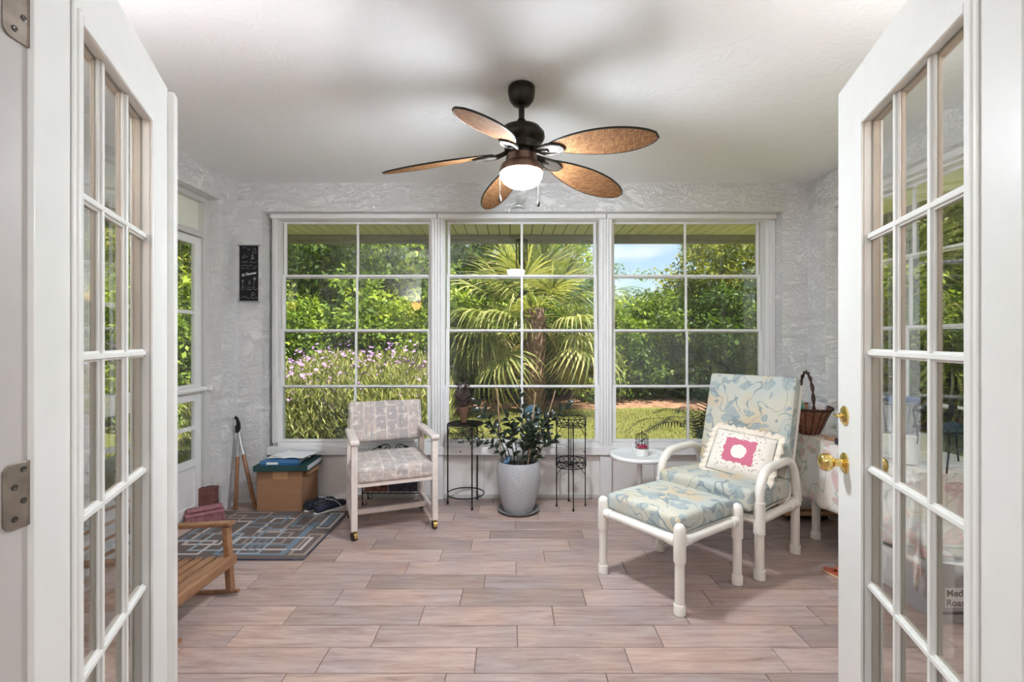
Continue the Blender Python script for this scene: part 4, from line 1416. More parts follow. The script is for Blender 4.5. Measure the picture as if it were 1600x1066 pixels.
strk([(-.05, Z(.78)), (-.03, Z(.83)), (-.01, Z(.79)), (-.05, Z(.77))])
strk([(.03, Z(.88)), (.05, Z(.92)), (.058, Z(.86)), (.038, Z(.85)), (.03, Z(.88))])
for (px_, t_, s_) in ((.045, .40, .03), (-.045, .36, .02)):
    for q in range(6):
        a = q * PI / 3
        strk([(px_, Z(t_)), (px_ + math.cos(a) * s_ * .5, Z(t_) + math.sin(a) * s_ * .5 + .004)])
    strk([(px_, Z(t_)), (px_ - .006, Z(t_ - .12))])
strk([(.0, Z(.32)), (.006, Z(.38)), (.014, Z(.32)), (.0, Z(.31))], .0016)
strk([(.02, Z(.12)), (.03, Z(.17)), (.05, Z(.13)), (.02, Z(.11))], .0016)
pr.build('line_drawing', 'card_grey', bn)['kind'] = 'stuff'

# ------------------------------------------------------------------ caster armchair with striped upholstery
ch = thing('caster_armchair', 'whitewashed wood armchair with striped tufted cushions on brass casters', 'chair', (-.824, 3.262, 0), math.radians(22.3))
HW, HD = .252, .212
for sx in (-1, 1):
    X = sx * HW
    MB().cbox((X, -HD, .325), (.038, .045, .53)).build('front_leg', 'pickled_wood', ch, bevel=.004)
    MB().cbox((X, HD, .325), (.038, .045, .53)).build('rear_leg', 'pickled_wood', ch, bevel=.004)
    MB().box(X - .015, X + .015, -HD + .022, HD - .022, .075, .120).build('side_runner', 'pickled_wood', ch, bevel=.004)
    MB().box(X - .015, X + .015, -HD + .022, HD - .022, .315, .360).build('side_rail', 'pickled_wood', ch, bevel=.004)
    MB().box(X - .030, X + .030, -HD - .035, HD + .04, .588, .622).build('arm', 'pickled_wood', ch, bevel=.013, bseg=4)
    MB().bar((X, HD + .005, .45), (X * .98, HD + .075, .68), .03, .034).build('back_post', 'pickled_wood', ch, bevel=.004)
    for sy in (-1, 1):
        rz = random.uniform(-.5, .6)
        m = Matrix.Translation((X, sy * HD, 0)) @ Matrix.Rotation(rz, 4, 'Z')
        k = MB().tube([m @ Vector((-.013, 0, .025)), m @ Vector((.013, 0, .025))], .025, 20).build('caster', 'rubber', ch, smooth=40)
        cv = MB()
        prof = []
        pts = arc((0, .027), .028, math.radians(-5), math.radians(200), 14, 'yz')
        vs_ = []
        for hw_ in (-.016, .016):
            vs_ += [m @ Vector((hw_ * (1 - .25), p[1], p[2])) for p in pts]
        n_ = len(pts)
        fs_ = [(i, i + 1, n_ + i + 1, n_ + i) for i in range(n_ - 1)] + [tuple(range(n_)), tuple(range(n_, 2 * n_))]
        cv.add(vs_, fs_)
        cv.tube([m @ Vector((0, 0, .05)), m @ Vector((0, 0, .075))], .008, 10)
        cv.build('caster_hood', 'brass', k, smooth=40)
MB().box(-HW + .014, HW - .014, -.016, .016, .085, .118).build('stretcher', 'pickled_wood', ch, bevel=.004)
MB().box(-HW + .018, HW - .018, -HD - .015, -HD + .015, .325, .352).box(-HW + .018, HW - .018, HD - .015, HD + .015, .325, .352).build('seat_rail', 'pickled_wood', ch, bevel=.003)
def cushion(name, size, mat, parent, loc, rot=(0, 0, 0), puff=.012, bev=.028, seed=0, nx=14, ny=12):
    """upholstered block: subdivided box, puffed faces, rounded edges"""
    sx, sy, sz = size
    bm = bmesh.new()
    bmesh.ops.create_cube(bm, size=1)
    for v in bm.verts:
        v.co = Vector((v.co.x * sx, v.co.y * sy, v.co.z * sz))
    bmesh.ops.bevel(bm, geom=bm.edges[:], offset=bev, segments=4, profile=.6, affect='EDGES')
    bmesh.ops.triangulate(bm, faces=[])
    for ax, n_ in ((0, nx), (1, ny)):
        L = size[ax]
        for i in range(1, n_):
            p = -L / 2 + L * i / n_
            co = [0, 0, 0]; co[ax] = p
            no = [0, 0, 0]; no[ax] = 1
            bmesh.ops.bisect_plane(bm, geom=bm.verts[:] + bm.edges[:] + bm.faces[:], plane_co=co, plane_no=no)
    rd = random.Random(seed)
    ph = [rd.uniform(0, 6) for _ in range(4)]
    for v in bm.verts:
        x, y, z = v.co
        e = max(0, 1 - (2 * x / sx) ** 2) * max(0, 1 - (2 * y / sy) ** 2)
        wv = math.sin(x * 21 + ph[0]) * math.sin(y * 17 + ph[1]) * .15
        v.co.z += (puff * (e ** .6) + puff * wv * e) * (1 if z > 0 else -.3) * abs(2 * z / sz)
    me = bpy.data.meshes.new(name); bm.to_mesh(me); bm.free()
    me.shade_smooth()
    return link(name, me, mat, parent, loc=loc, rot=rot)
cushion('seat', (.478, .46, .095), 'striped_upholstery', ch, (0, -.01, .402), (math.radians(1.5), 0, 0), .012, .026, 1)
bc = cushion('backrest', (.515, .285, .085), 'striped_upholstery', ch, (0, HD + .045, .655), (math.radians(76), 0, 0), .012, .02, 2)
for sx in (-.105, .105):
    MB().ball((sx, .0, .053), .011, 12, 8, (1, 1, .5)).build('button', 'striped_upholstery', bc, smooth=60)
    MB().tube([(sx, -.135, .048), (sx, -.06, .0535), (sx, .06, .0535), (sx, .135, .048)], .0028, 6).build('seam', 'card_grey', bc, smooth=50)
    # standing-off seams read as stitched lines

# ------------------------------------------------------------------ white pipe lounge chair and footstool
def pipe(name, pts, r, parent, n=5):
    return MB().tube(pts, r, 16).build(name, 'pvc', parent, smooth=50)
def fillet(pts, R=.08, n=7):
    out = [Vector(pts[0])]
    for i in range(1, len(pts) - 1):
        p0, p1, p2 = Vector(pts[i - 1]), Vector(pts[i]), Vector(pts[i + 1])
        a = (p0 - p1).normalized(); b = (p2 - p1).normalized()
        r = min(R, (p0 - p1).length * .45, (p2 - p1).length * .45)
        s_, e_ = p1 + a * r, p1 + b * r
        for k in range(n + 1):
            t = k / n
            out.append((1 - t) ** 2 * s_ + 2 * t * (1 - t) * p1 + t * t * e_)
    out.append(Vector(pts[-1]))
    return out
lc = thing('lounge_chair', 'white pipe armchair with high blue floral back cushion', 'chair', (1.280, 2.865, 0), math.radians(-50))
R_ = .0235
for sx in (-1, 1):
    X = .29 * sx
    pts = fillet([(X, -.24, 0.03), (X, -.24, .555), (X, .20, .560), (X, .275, .30)], .15, 10)
    pipe('arm_tube', pts, R_, lc)
    pipe('front_leg_sleeve', [(X, -.24, .235), (X, -.24, .40)], R_ + .005, lc)
    MB().lathe([(.024, 0), (.029, .002), (.029, .045), (.0285, .048)], 18, (X, -.24, 0)).build('foot_cap', 'pvc', lc, smooth=40)
    pipe('rear_leg', [(X, .24, .03), (X, .24, .32)], R_, lc)
    MB().lathe([(.024, 0), (.029, .002), (.029, .045), (.0285, .048)], 18, (X, .24, 0)).build('foot_cap', 'pvc', lc, smooth=40)
    pipe('side_rail', [(X, -.24, .305), (X, .25, .290)], R_, lc)
    pipe('rail_sleeve', [(X, .14, .2945), (X, .25, .290)], R_ + .005, lc)
    pipe('back_tube', [(X * .86, .21, .30), (X * .86, .415, .96)], R_, lc)
pipe('front_rail', [(-.29, -.24, .305), (.29, -.24, .305)], R_, lc)
pipe('rear_rail', [(-.29, .24, .291), (.29, .24, .291)], R_, lc)
pipe('back_rail', [(-.25, .415, .955), (.25, .415, .955)], R_, lc)
MB().box(-.26, .26, -.235, .23, .318, .324).build('seat_sling', 'white_plastic', lc)
cushion('seat_cushion', (.545, .53, .115), 'blue_floral', lc, (0, -.035, .392), (math.radians(-3), 0, 0), .016, .03, 3)
bcu = cushion('back_cushion', (.535, .60, .085), 'blue_floral', lc, (.01, .262, .722), (math.radians(74), 0, 0), .012, .026, 4)
# tied piping at the side
MB().tube(fillet([(.262, -.28, .04), (.262, .28, .04)], .02), .004, 6).build('piping', 'blue_floral', bcu)

pw = thing('throw_pillow', 'cream ruffled pillow with pink crochet square on the lounge chair', 'pillow', (1.335, 2.80, .575))
pw.rotation_euler = Euler((math.radians(56), math.radians(4), math.radians(-46)), 'XYZ')
def pillow_mesh(w_, h_, t_, n=22):
    vs_, fs_ = [], []
    for s in (1, -1):
        for j in range(n + 1):
            for i in range(n + 1):
                u, v = i / n * 2 - 1, j / n * 2 - 1
                e = max(0, (1 - abs(u) ** 2.6)) ** .55 * max(0, (1 - abs(v) ** 2.6)) ** .55
                pin = 1 - .05 * (abs(u) * abs(v)) + .0
                vs_.append((u * w_ / 2 * pin * (1 - .03 * (1 - v * v)), v * h_ / 2 * pin * (1 - .03 * (1 - u * u)), s * t_ / 2 * e))
    m = (n + 1) ** 2
    for s in range(2):
        for j in range(n):
            for i in range(n):
                a = s * m + j * (n + 1) + i
                q = (a, a + 1, a + n + 2, a + n + 1)
                fs_.append(q if s == 0 else tuple(reversed(q)))
    mb = MB(); mb.add(vs_, fs_)
    return mb
PWD, PHT = .35, .270
pb = pillow_mesh(PWD, PHT, .10).build('pillow_body', 'crochet_pillow', pw, smooth=70)
rf = MB(); vs_, fs_ = [], []
per = []
for i in range(60): per.append((-PWD / 2 + PWD * i / 60, -PHT / 2))
for i in range(46): per.append((PWD / 2, -PHT / 2 + PHT * i / 46))
for i in range(60): per.append((PWD / 2 - PWD * i / 60, PHT / 2))
for i in range(46): per.append((-PWD / 2, PHT / 2 - PHT * i / 46))
n = len(per)
for i, (x, y) in enumerate(per):
    d = Vector((x / (PWD / 2), y / (PHT / 2)))
    mx_ = max(abs(d.x), abs(d.y))
    nx_ = d.x if abs(d.x) > .93 else 0; ny_ = d.y if abs(d.y) > .93 else 0
    dn = Vector((nx_, ny_)).normalized() if (nx_ or ny_) else d.normalized()
    for k in range(4):
        t = k / 3
        o_ = .034 * t * (1 + .13 * math.sin(i * .55))
        vs_.append((x * .985 + dn.x * o_, y * .985 + dn.y * o_, t * .011 * math.sin(i * 1.05) + t * .004 * math.sin(i * .37)))
for i in range(n):
    j2 = (i + 1) % n
    for k in range(3):
        fs_.append((i * 4 + k, j2 * 4 + k, j2 * 4 + k + 1, i * 4 + k + 1))
rf.add(vs_, fs_)
ro = rf.build('ruffle', 'cream_lace', pw, smooth=70)
so_ = ro.modifiers.new('solid', 'SOLIDIFY'); so_.thickness = .002

ot = thing('footstool', 'white pipe footstool with blue floral cushion', 'footstool', (.815, 2.497, 0), math.radians(35))
S_ = .2365
for sx in (-1, 1):
    for sy in (-1, 1):
        lg = MB().tube([(sx * S_, sy * S_, .02), (sx * S_, sy * S_, .36)], .0215, 18)
        lg = lg.build('leg', 'pvc', ot, smooth=50)
        MB().lathe([(.0262, .235), (.0275, .24), (.0275, .375), (.025, .392), (.018, .404), (.008, .410), (.0001, .411)], 20, (sx * S_, sy * S_, 0)).build('corner_fitting', 'pvc', lg, smooth=45)
        MB().lathe([(.022, 0), (.0265, .002), (.0265, .045), (.025, .048)], 18, (sx * S_, sy * S_, 0)).build('foot_cap', 'pvc', lg, smooth=40)
for a, b in (((-S_, -S_), (S_, -S_)), ((S_, -S_), (S_, S_)), ((S_, S_), (-S_, S_)), ((-S_, S_), (-S_, -S_))):
    A, B = Vector((*a, .325)), Vector((*b, .325))
    r_ = MB().tube([A, B], .021, 16).build('rail', 'pvc', ot, smooth=50)
    d = (B - A).normalized()
    MB().tube([A + d * .02, A + d * .062], .026, 16).build('rail_sleeve', 'pvc', r_, smooth=50)
    MB().tube([B - d * .02, B - d * .062], .026, 16).build('rail_sleeve', 'pvc', r_, smooth=50)
MB().box(-.215, .215, -.215, .215, .338, .344).build('seat_sling', 'white_plastic', ot)
cushion('cushion', (.45, .45, .082), 'blue_floral', ot, (0, 0, .386), (0, 0, 0), .020, .026, 5)

# ------------------------------------------------------------------ round side table with birdcage
stb = thing('side_table', 'small round white plastic pedestal table by the right window', 'table', (.885, 3.335, 0))
MB().lathe([(.0001, .424), (.17, .424), (.195, .428), (.204, .436), (.204, .446), (.198, .452), (.185, .4545), (.178, .4505), (.0001, .4505)], 56).build('tabletop', 'white_plastic', stb, smooth=35)
MB().lathe([(.022, .05), (.019, .12), (.0185, .40), (.024, .424)], 24).build('pedestal', 'white_plastic', stb, smooth=40)
lb = MB()
for k in range(3):
    a = 2 * PI * k / 3 + .5
    lb.tube(bez([(0, 0, .07), (math.cos(a) * .08, math.sin(a) * .08, .045), (math.cos(a) * .17, math.sin(a) * .17, .015)], 5), [.018] * 5 + [.015] * 5 + [.012], 12)
lb.build('foot', 'white_plastic', stb, smooth=50)
bz = .451
bcg = thing('birdcage', 'small wire birdcage ornament with black bird and berries', 'ornament', (.893, 3.30, bz))
MB().lathe([(.0001, 0.001), (.043, .001), (.045, .004), (.045, .050), (.041, .050), (.041, .045), (.0001, .045)], 32).build('base', 'white_plastic', bcg, smooth=35)
cg = MB()
for k in range(14):
    a = 2 * PI * k / 14
    ca, sa = math.cos(a), math.sin(a)
    cg.tube([(ca * r_, sa * r_, z) for r_, z in ((.044, .045), (.044, .115), (.041, .128), (.031, .142), (.016, .150), (.003, .153))], .0011, 5)
for z, r_ in ((.05, .045), (.082, .0445), (.112, .0445), (.139, .034)):
    cg.tube(ring((0, 0, z), r_, 28), .0016, 6, closed=True)
cg.build('cage_wires', 'black_iron', bcg, smooth=60)
MB().lathe([(.007, .150), (.004, .158), (.003, .168)], 10).tube(bez([(0, 0, .165), (.001, 0, .185), (.006, 0, .195), (.013, 0, .189), (.012, 0, .178)], 5), .0014, 6).build('hook', 'black_iron', bcg, smooth=60)
b_ = MB(); bird(b_, (.003, 0, .100), .33); b_.build('bird', 'black_iron', bcg, smooth=60)
for k in range(16):
    a = k * 2.4; r_ = .034 * math.sqrt((k + .5) / 16)
    MB().ball((math.cos(a) * r_, math.sin(a) * r_, .052 + .006 * (k % 3)), .0085, 10, 7).build('berry', 'berry' if k % 3 else 'card_pink', bcg, smooth=60)
cd = MB().tube([(-.045 + .893, 3.29, bz + .10), (-.068 + .893, 3.28, bz + .085), (.893 - .070, 3.27, bz + .045), (.893 - .05, 3.25, bz + .008), (.893 - .02, 3.235, bz + .0025), (.893 + .03, 3.232, bz + .0025), (.893 + .08, 3.26, bz + .0025), (.893 + .115, 3.275, bz + .0025)], .0018, 6)
cd = cd.build('power_cord', 'white_plastic', None, smooth=60)
MB().cbox((.893 + .128, 3.28, bz + .009), (.028, .018, .016)).build('plug', 'white_plastic', cd, bevel=.003)
tag(cd, 'thin white cord with plug lying on the round side table', 'cord')

# ------------------------------------------------------------------ plant pot with ZZ plant
px_, py_ = .047, 3.49
sc_ = thing('plant_saucer', 'grey saucer under the herringbone pot', 'saucer', (px_, py_, 0))
MB().lathe([(.0001, 0), (.120, 0), (.140, .010), (.152, .024), (.149, .026), (.136, .014), (.118, .007), (.0001, .007)], 44).build('dish', 'saucer', sc_, smooth=40)
pt = thing('plant_pot', 'large pale grey herringbone textured pot holding the dark plant', 'pot', (px_, py_, .008))
prof = [(.088, 0), (.105, .004), (.122, .05), (.140, .12), (.153, .19), (.159, .25), (.159, .30), (.155, .34), (.150, .358), (.146, .362), (.140, .360), (.140, .33), (.138, .31)]
MB().lathe(prof, 72, uv=True).build('pot_body', 'herringbone_glaze', pt, smooth=50)
MB().lathe([(.137, .325), (.08, .330), (.0001, .333)], 28).build('soil', 'pot_soil', pt, smooth=60)
zz = thing('zz_plant', 'dark glossy zamioculcas plant with arching stems in the grey pot', 'plant', (px_, py_, .335))
def leaf_me():
    L, W = .086, .043
    vs_, fs_ = [], []
    n = 6
    for i in range(n + 1):
        t = i / n
        w_ = W * math.sin(PI * t ** .8) * .5 + .0008
        z = .010 * math.sin(PI * t) - .012 * t * t
        vs_ += [(L * t, -w_, z + w_ * .35), (L * t, 0, z), (L * t, w_, z + w_ * .35)]
    for i in range(n):
        a = 3 * i
        fs_ += [(a, a + 3, a + 4, a + 1), (a + 1, a + 4, a + 5, a + 2)]
    me = bpy.data.meshes.new('leaf'); me.from_pydata(vs_, [], fs_); me.shade_smooth(); me.materials.append(M['zz_leaf'])
    return me
LM = leaf_me()
def P3(x, y, Y): 
    v = at(x, y, Y); return (v.x - px_, v.y - py_, v.z - .335)
stems = [  # (photo-space polyline measured at a depth) -> local curve
    ([(796, 718, 3.47), (783, 690, 3.44), (764, 655, 3.42), (742, 628, 3.40)], 13, 1.0, .35),
    ([(792, 716, 3.43), (776, 700, 3.36), (757, 688, 3.30), (722, 690, 3.25)], 16, .8, .15),
    ([(817, 716, 3.52), (818, 680, 3.53), (816, 645, 3.53), (812, 610, 3.52)], 15, .95, .1),
    ([(828, 716, 3.50), (842, 685, 3.46), (862, 655, 3.42), (888, 632, 3.38)], 18, .95, .1),
    ([(824, 716, 3.44), (834, 690, 3.38), (846, 668, 3.34), (860, 650, 3.32)], 14, 1.0, .1),
    ([(810, 716, 3.42), (805, 690, 3.34), (799, 668, 3.30), (792, 650, 3.27)], 12, 1.0, .25),
    ([(814, 716, 3.56), (822, 690, 3.60), (832, 665, 3.62), (838, 640, 3.63)], 13, 1.0, .2),
    ([(806, 716, 3.46), (800, 695, 3.42), (797, 680, 3.40), (800, 668, 3.38)], 11, .9, .1),
    ([(832, 716, 3.46), (846, 700, 3.40), (856, 690, 3.36), (868, 684, 3.33)], 11, .85, .1),
    ([(816, 716, 3.40), (820, 695, 3.33), (824, 680, 3.30), (829, 665, 3.28)], 13, .95, .1),
    ([(800, 716, 3.52), (790, 692, 3.56), (779, 676, 3.58), (764, 668, 3.60)], 11, .85, .2),
    ([(826, 716, 3.56), (836, 695, 3.60), (848, 682, 3.63), (856, 672, 3.64)], 11, .95, .1),
    ([(822, 716, 3.48), (826, 698, 3.45), (826, 684, 3.42), (820, 672, 3.40)], 11, .9, .1),
]
rd = random.Random(4)
for poly, nl, ls, bare in stems:
    pts = [P3(*p) for p in poly]
    pts[0] = (pts[0][0], pts[0][1], -.01)
    cv = bez(pts, 10)
    st_ = MB().tube(cv, [.0055 - .0038 * i / (len(cv) - 1) for i in range(len(cv))], 6).build('stem', 'zz_stem', zz, smooth=60)
    nl = int(nl * .8)
    for i in range(nl):
        t = bare + (1 - bare) * (i + .5) / nl
        q = t * (len(cv) - 1); i0 = min(int(q), len(cv) - 2)
        p = cv[i0].lerp(cv[i0 + 1], q - i0)
        d = (cv[i0 + 1] - cv[i0]).normalized()
        sd_ = d.cross(Vector((0, 1, .15))).normalized() * (1 if i % 2 else -1)
        tw = Matrix.Rotation(rd.uniform(-.9, .9), 3, d)
        ld = (d * .75 + (tw @ sd_)).normalized()
        if i == nl - 1: ld = d
        up = ld.cross(tw @ d.cross(sd_)).cross(ld) if False else Vector((rd.uniform(-.4, .4), -.7, .7))
        y_ = up.cross(ld).normalized(); z_ = ld.cross(y_)
        o = bpy.data.objects.new('leaf', LM); COL.objects.link(o); o.parent = st_
        s_ = ls * rd.uniform(.75, 1.1) * (1 - .25 * abs(t - .6))
        o.matrix_local = Matrix.Translation(p) @ Matrix((ld, y_, z_)).transposed().to_4x4() @ Matrix.Diagonal((s_, s_, s_, 1))
for k, (a, b, lab) in enumerate((((784, 716, 3.44), (777, 606, 3.46), 'thin wooden stake left of the plant in the grey pot'), ((824, 722, 3.40), (837, 612, 3.46), 'thin wooden stake in the middle of the dark plant'), ((834, 716, 3.50), (868, 609, 3.56), 'thin wooden stake leaning right in the dark plant'))):
    A, B = at(*a), at(*b)
    A.z = .33
    tag(MB().tube([A, B], .0048, 8).build('plant_stake', 'stake_wood', None, smooth=50), lab, 'stake', 'stakes in the grey pot')
bb_ = thing('glass_bird', 'small blue glass bird standing at the pot rim', 'ornament', (-.035, 3.40, .352))
b_ = MB(); b_.tube([(-.03, 0, .025), (-.018, 0, .022), (0, 0, .03), (.012, 0, .045), (.016, 0, .056), (.026, 0, .058)], [.003, .012, .018, .013, .012, .002], 12)
b_.tube([(0, 0, -.02), (0, 0, .02)], .002, 6)
b_.build('body', 'blue_glass', bb_, smooth=60)

# ------------------------------------------------------------------ iron plant stands
def scroll(mb, c, r, turns=1.3, a0=0, sgn=1, n=22, wr=.0022, ax='xz', y=0):
    pts = []
    for i in range(n + 1):
        t = i / n
        a = a0 + sgn * turns * 2 * PI * t
        rr = r * (1 - .8 * t)
        pts.append((c[0] + rr * math.cos(a), y, c[1] + rr * math.sin(a)))
    mb.tube(pts, wr, 5)
ps = thing('plant_stand', 'tall black iron plant stand with round top carrying the brown vase', 'plant stand', (-.35, 3.628, 0), math.radians(-65))
RS = .138
top = MB().tube(ring((0, 0, .612), .134, 44), .005, 8, closed=True)
top.build('top_ring', 'black_iron', ps, smooth=60)
tp = MB()
for k in range(13):
    x = -.126 + .252 * k / 12
    h = math.sqrt(max(0, .136 ** 2 - x * x))
    tp.tube([(x, -h, .614), (x, h, .614)], .0016, 5)
    tp.tube([(-h, x, .616), (h, x, .616)], .0016, 5)
tp.tube(ring((0, 0, .615), .07, 30), .0025, 6, closed=True)
tp.lathe([(.0001, .606), (.132, .606), (.132, .6105), (.0001, .6105)], 40)
tp.build('top_mesh', 'bronze', ps, smooth=60)
for k in range(3):
    a = 2 * PI * k / 3
    x, y = math.cos(a) * RS, math.sin(a) * RS
    MB().tube([(x, y, 0), (x, y, .606)], .0058, 10).lathe([(.009, 0), (.009, .018), (.006, .022)], 12, (x, y, 0)).build('leg', 'black_iron', ps, smooth=50)
MB().tube(ring((0, 0, .085), RS, 44), .0048, 8, closed=True).build('lower_ring', 'black_iron', ps, smooth=60)
sw = MB()
for k in range(3):
    for dep in (.05, .085):
        a0, a1 = 2 * PI * k / 3, 2 * PI * (k + 1) / 3
        p = []
        for i in range(13):
            t = i / 12
            a = a0 + (a1 - a0) * t
            p.append((math.cos(a) * .132, math.sin(a) * .132, .60 - dep * math.sin(PI * t)))
        sw.tube(p, .0022, 6)
    a = 2 * PI * (k + .5) / 3
    m = MB(); 
    for s_ in (-1, 1):
        scroll(m, (s_ * .022, .515), .022, 1.2, PI / 2, s_, 18, .002)
    rot = Matrix.Translation((math.cos(a) * .13, math.sin(a) * .13, .0)) @ Matrix.Rotation(a + PI / 2, 4, 'Z')
    sw.add(m.v, m.f, rot)
sw.build('swags', 'black_iron', ps, smooth=60)

vz = thing('dried_plant_vase', 'brown clay vase of dark dried stems on the left stand', 'vase', (-.365, 3.625, .620))
MB().lathe([(.0001, 0), (.021, 0), (.024, .01), (.034, .085), (.040, .112), (.041, .120), (.037, .120), (.034, .108), (.0001, .10)], 30).build('vase', 'terracotta', vz, smooth=40)
rd = random.Random(8)
dp = MB()
for i in range(46):
    a = rd.uniform(0, 2 * PI); l = rd.uniform(.06, .21); sp = rd.uniform(.01, .085)
    tip = Vector((math.cos(a) * sp, math.sin(a) * sp, .11 + l))
    dp.tube(bez([(math.cos(a) * .012, math.sin(a) * .012, .10), (tip.x * .45, tip.y * .45, .10 + l * .5), tip], 4), [.002] * 8 + [.0012], 5)
    for q in range(7):
        t = rd.uniform(.25, 1)
        p = Vector((tip.x * t, tip.y * t, .10 + l * t))
        d = Vector((rd.gauss(0, 1), rd.gauss(0, 1), rd.uniform(.2, 1.4))).normalized() * rd.uniform(.018, .04)
        sd_ = d.cross(Vector((0, 1, .3))).normalized() * .004
        dp.add([p, p + d * .5 + sd_, p + d, p + d * .5 - sd_], [(0, 1, 2, 3)])
do = dp.build('dried_stems', 'dried_plant', vz); do['kind'] = 'stuff'
db = MB()
for i in range(70):
    a = rd.uniform(0, 2 * PI); q = rd.uniform(0, .032)
    db.ball((-.03 + math.cos(a) * q, math.sin(a) * q, .245 + rd.uniform(-.045, .055)), rd.uniform(.002, .0045), 5, 4)
dbo = db.build('pale_blooms', 'dried_bloom', vz, smooth=60); dbo['kind'] = 'stuff'

p2 = thing('tiered_plant_stand', 'two tier black iron plant stand right of the grey pot', 'plant stand', (.440, 3.585, 0))
RR = .108
for k in range(4):
    a = PI / 4 * 2 * k - PI / 2 + .04
    x, y = math.cos(a) * RR, math.sin(a) * RR
    MB().tube([(x, y, 0), (x, y, .64)], .0042, 8).lathe([(.0065, 0), (.0065, .015), (.0045, .02)], 10, (x, y, 0)).build('leg', 'black_iron', p2, smooth=50)
for nm, zt_, zb_ in (('upper_basket', .665, .605), ('lower_basket', .350, .305)):
    m = MB()
    for z in (zt_, zb_):
        m.tube(ring((0, 0, z), RR + .004, 40), .0036, 6, closed=True)
    for k in range(8):
        a = 2 * PI * k / 8
        p = []
        for i in range(13):
            t = i / 12; aa = a + 2 * PI / 8 * t
            zz_ = (zt_ + zb_) / 2 + (zt_ - zb_) * .42 * math.sin(2 * PI * t)
            p.append((math.cos(aa) * (RR + .004), math.sin(aa) * (RR + .004), zz_))
        m.tube(p, .0022, 5)
        p2_ = [(x, y, zt_ + zb_ - z) for x, y, z in p]
        m.tube(p2_, .0022, 5)
        m.tube([(0, 0, zb_), (math.cos(a) * RR, math.sin(a) * RR, zb_)], .0022, 5)
    m.tube(ring((0, 0, zb_), RR * .5, 24), .0022, 5, closed=True)
    m.build(nm, 'black_iron', p2, smooth=60)
    for k in range(4):
        m = MB()
        a = PI / 2 * k - PI / 2 + .04
        p = []
        for i in range(9):
            b0 = PI / 2 * i / 8
            rr = RR * (1 - .55 * (1 - math.cos(b0)))
            p.append((math.cos(a) * (RR - .05 * math.sin(b0)), math.sin(a) * (RR - .05 * math.sin(b0)), zb_ - .07 + .07 * math.sin(b0)))
        m.tube(p, .0026, 5)
        m.build('brace', 'black_iron', p2, smooth=60)
MB().tube([(0, 0, .305), (0, 0, .605)], .003, 8).build('center_rod', 'black_iron', p2)
MB().lathe([(.0001, .307), (.02, .309), (.024, .322), (.010, .333), (.0001, .335)], 14).build('finial', 'bronze', p2, smooth=50)

# ------------------------------------------------------------------ magazine rack behind the chair
mr = thing('magazine_rack', 'black wire scroll magazine rack behind the striped chair', 'magazine rack', (-.90, 3.63, 0))
m = MB()
for s_ in (-1, 1):
    for yy in (-.07, .07):
        m.tube([(s_ * .21, yy, 0.008), (s_ * .21, yy, .30)], .0045, 8)
        scroll(m, (s_ * .205 - s_ * .01, .030), .022, .9, PI / 2, s_, 12, .003, y=yy)
    m.tube([(s_ * .21, -.07, .105), (s_ * .21, .07, .105)], .004, 6)
    m.tube([(s_ * .21, -.07, .30), (s_ * .21, .07, .30)], .004, 6)
for yy in (-.07, .07):
    for z in (.105, .30): m.tube([(-.21, yy, z), (.21, yy, z)], .004, 6)
for k in range(9):
    x = -.19 + .38 * k / 8
    m.tube([(x, -.07, .105), (x, .07, .105)], .0025, 5)
m.build('frame', 'black_iron', mr, smooth=60)
m = MB()
for s_ in (-1, 1):
    m.tube(bez([(s_ * .20, 0, .36), (s_ * .17, 0, .40), (s_ * .11, 0, .435), (s_ * .06, 0, .455)], 6), .0035, 6)
    scroll(m, (s_ * .045, .425), .030, 1.25, PI / 2 - s_ * .6, s_, 22, .0035)
    m.tube([(s_ * .20, 0, .36), (s_ * .21, 0, .30)], .0035, 6)
    m.tube(bez([(s_ * .21, 0, .34), (0, 0, .385), (s_ * -.01, 0, .386)], 6), .003, 6)
    mt = Matrix.Translation((s_ * .10, .002, .432)) @ Matrix.Rotation(PI / 2, 4, 'X')
    m.prism([(-.022, 0), (-.004, .012), (.02, .004), (.004, -.012)], -.002, .002, mt)
m.build('handle_scroll', 'black_iron', mr, smooth=60)
for k, (x0, x1, y_, z1, mt_, lab) in enumerate(((-.20, -.03, -.04, .26, 'magazine_red', 'red and dark magazine at the left in the wire rack'),
                                                (-.02, .195, -.04, .27, 'magazine_dark', 'dark blue magazine at the right in the wire rack'),
                                                (-.17, .10, .01, .29, 'card_grey', 'grey magazine at the back of the wire rack'))):
    o = MB().box(x0, x1, y_ - .006, y_ + .006, .111, z1).build('magazine', mt_, None, bevel=.001)
    o.location = (-.90, 3.63, 0)
    MB().box(x0 + .003, x1 + .001, y_ - .0045, y_ + .0045, .1105, z1 - .002).build('page', 'page_edges', o)
    tag(o, lab, 'magazine', 'magazines in the wire rack')

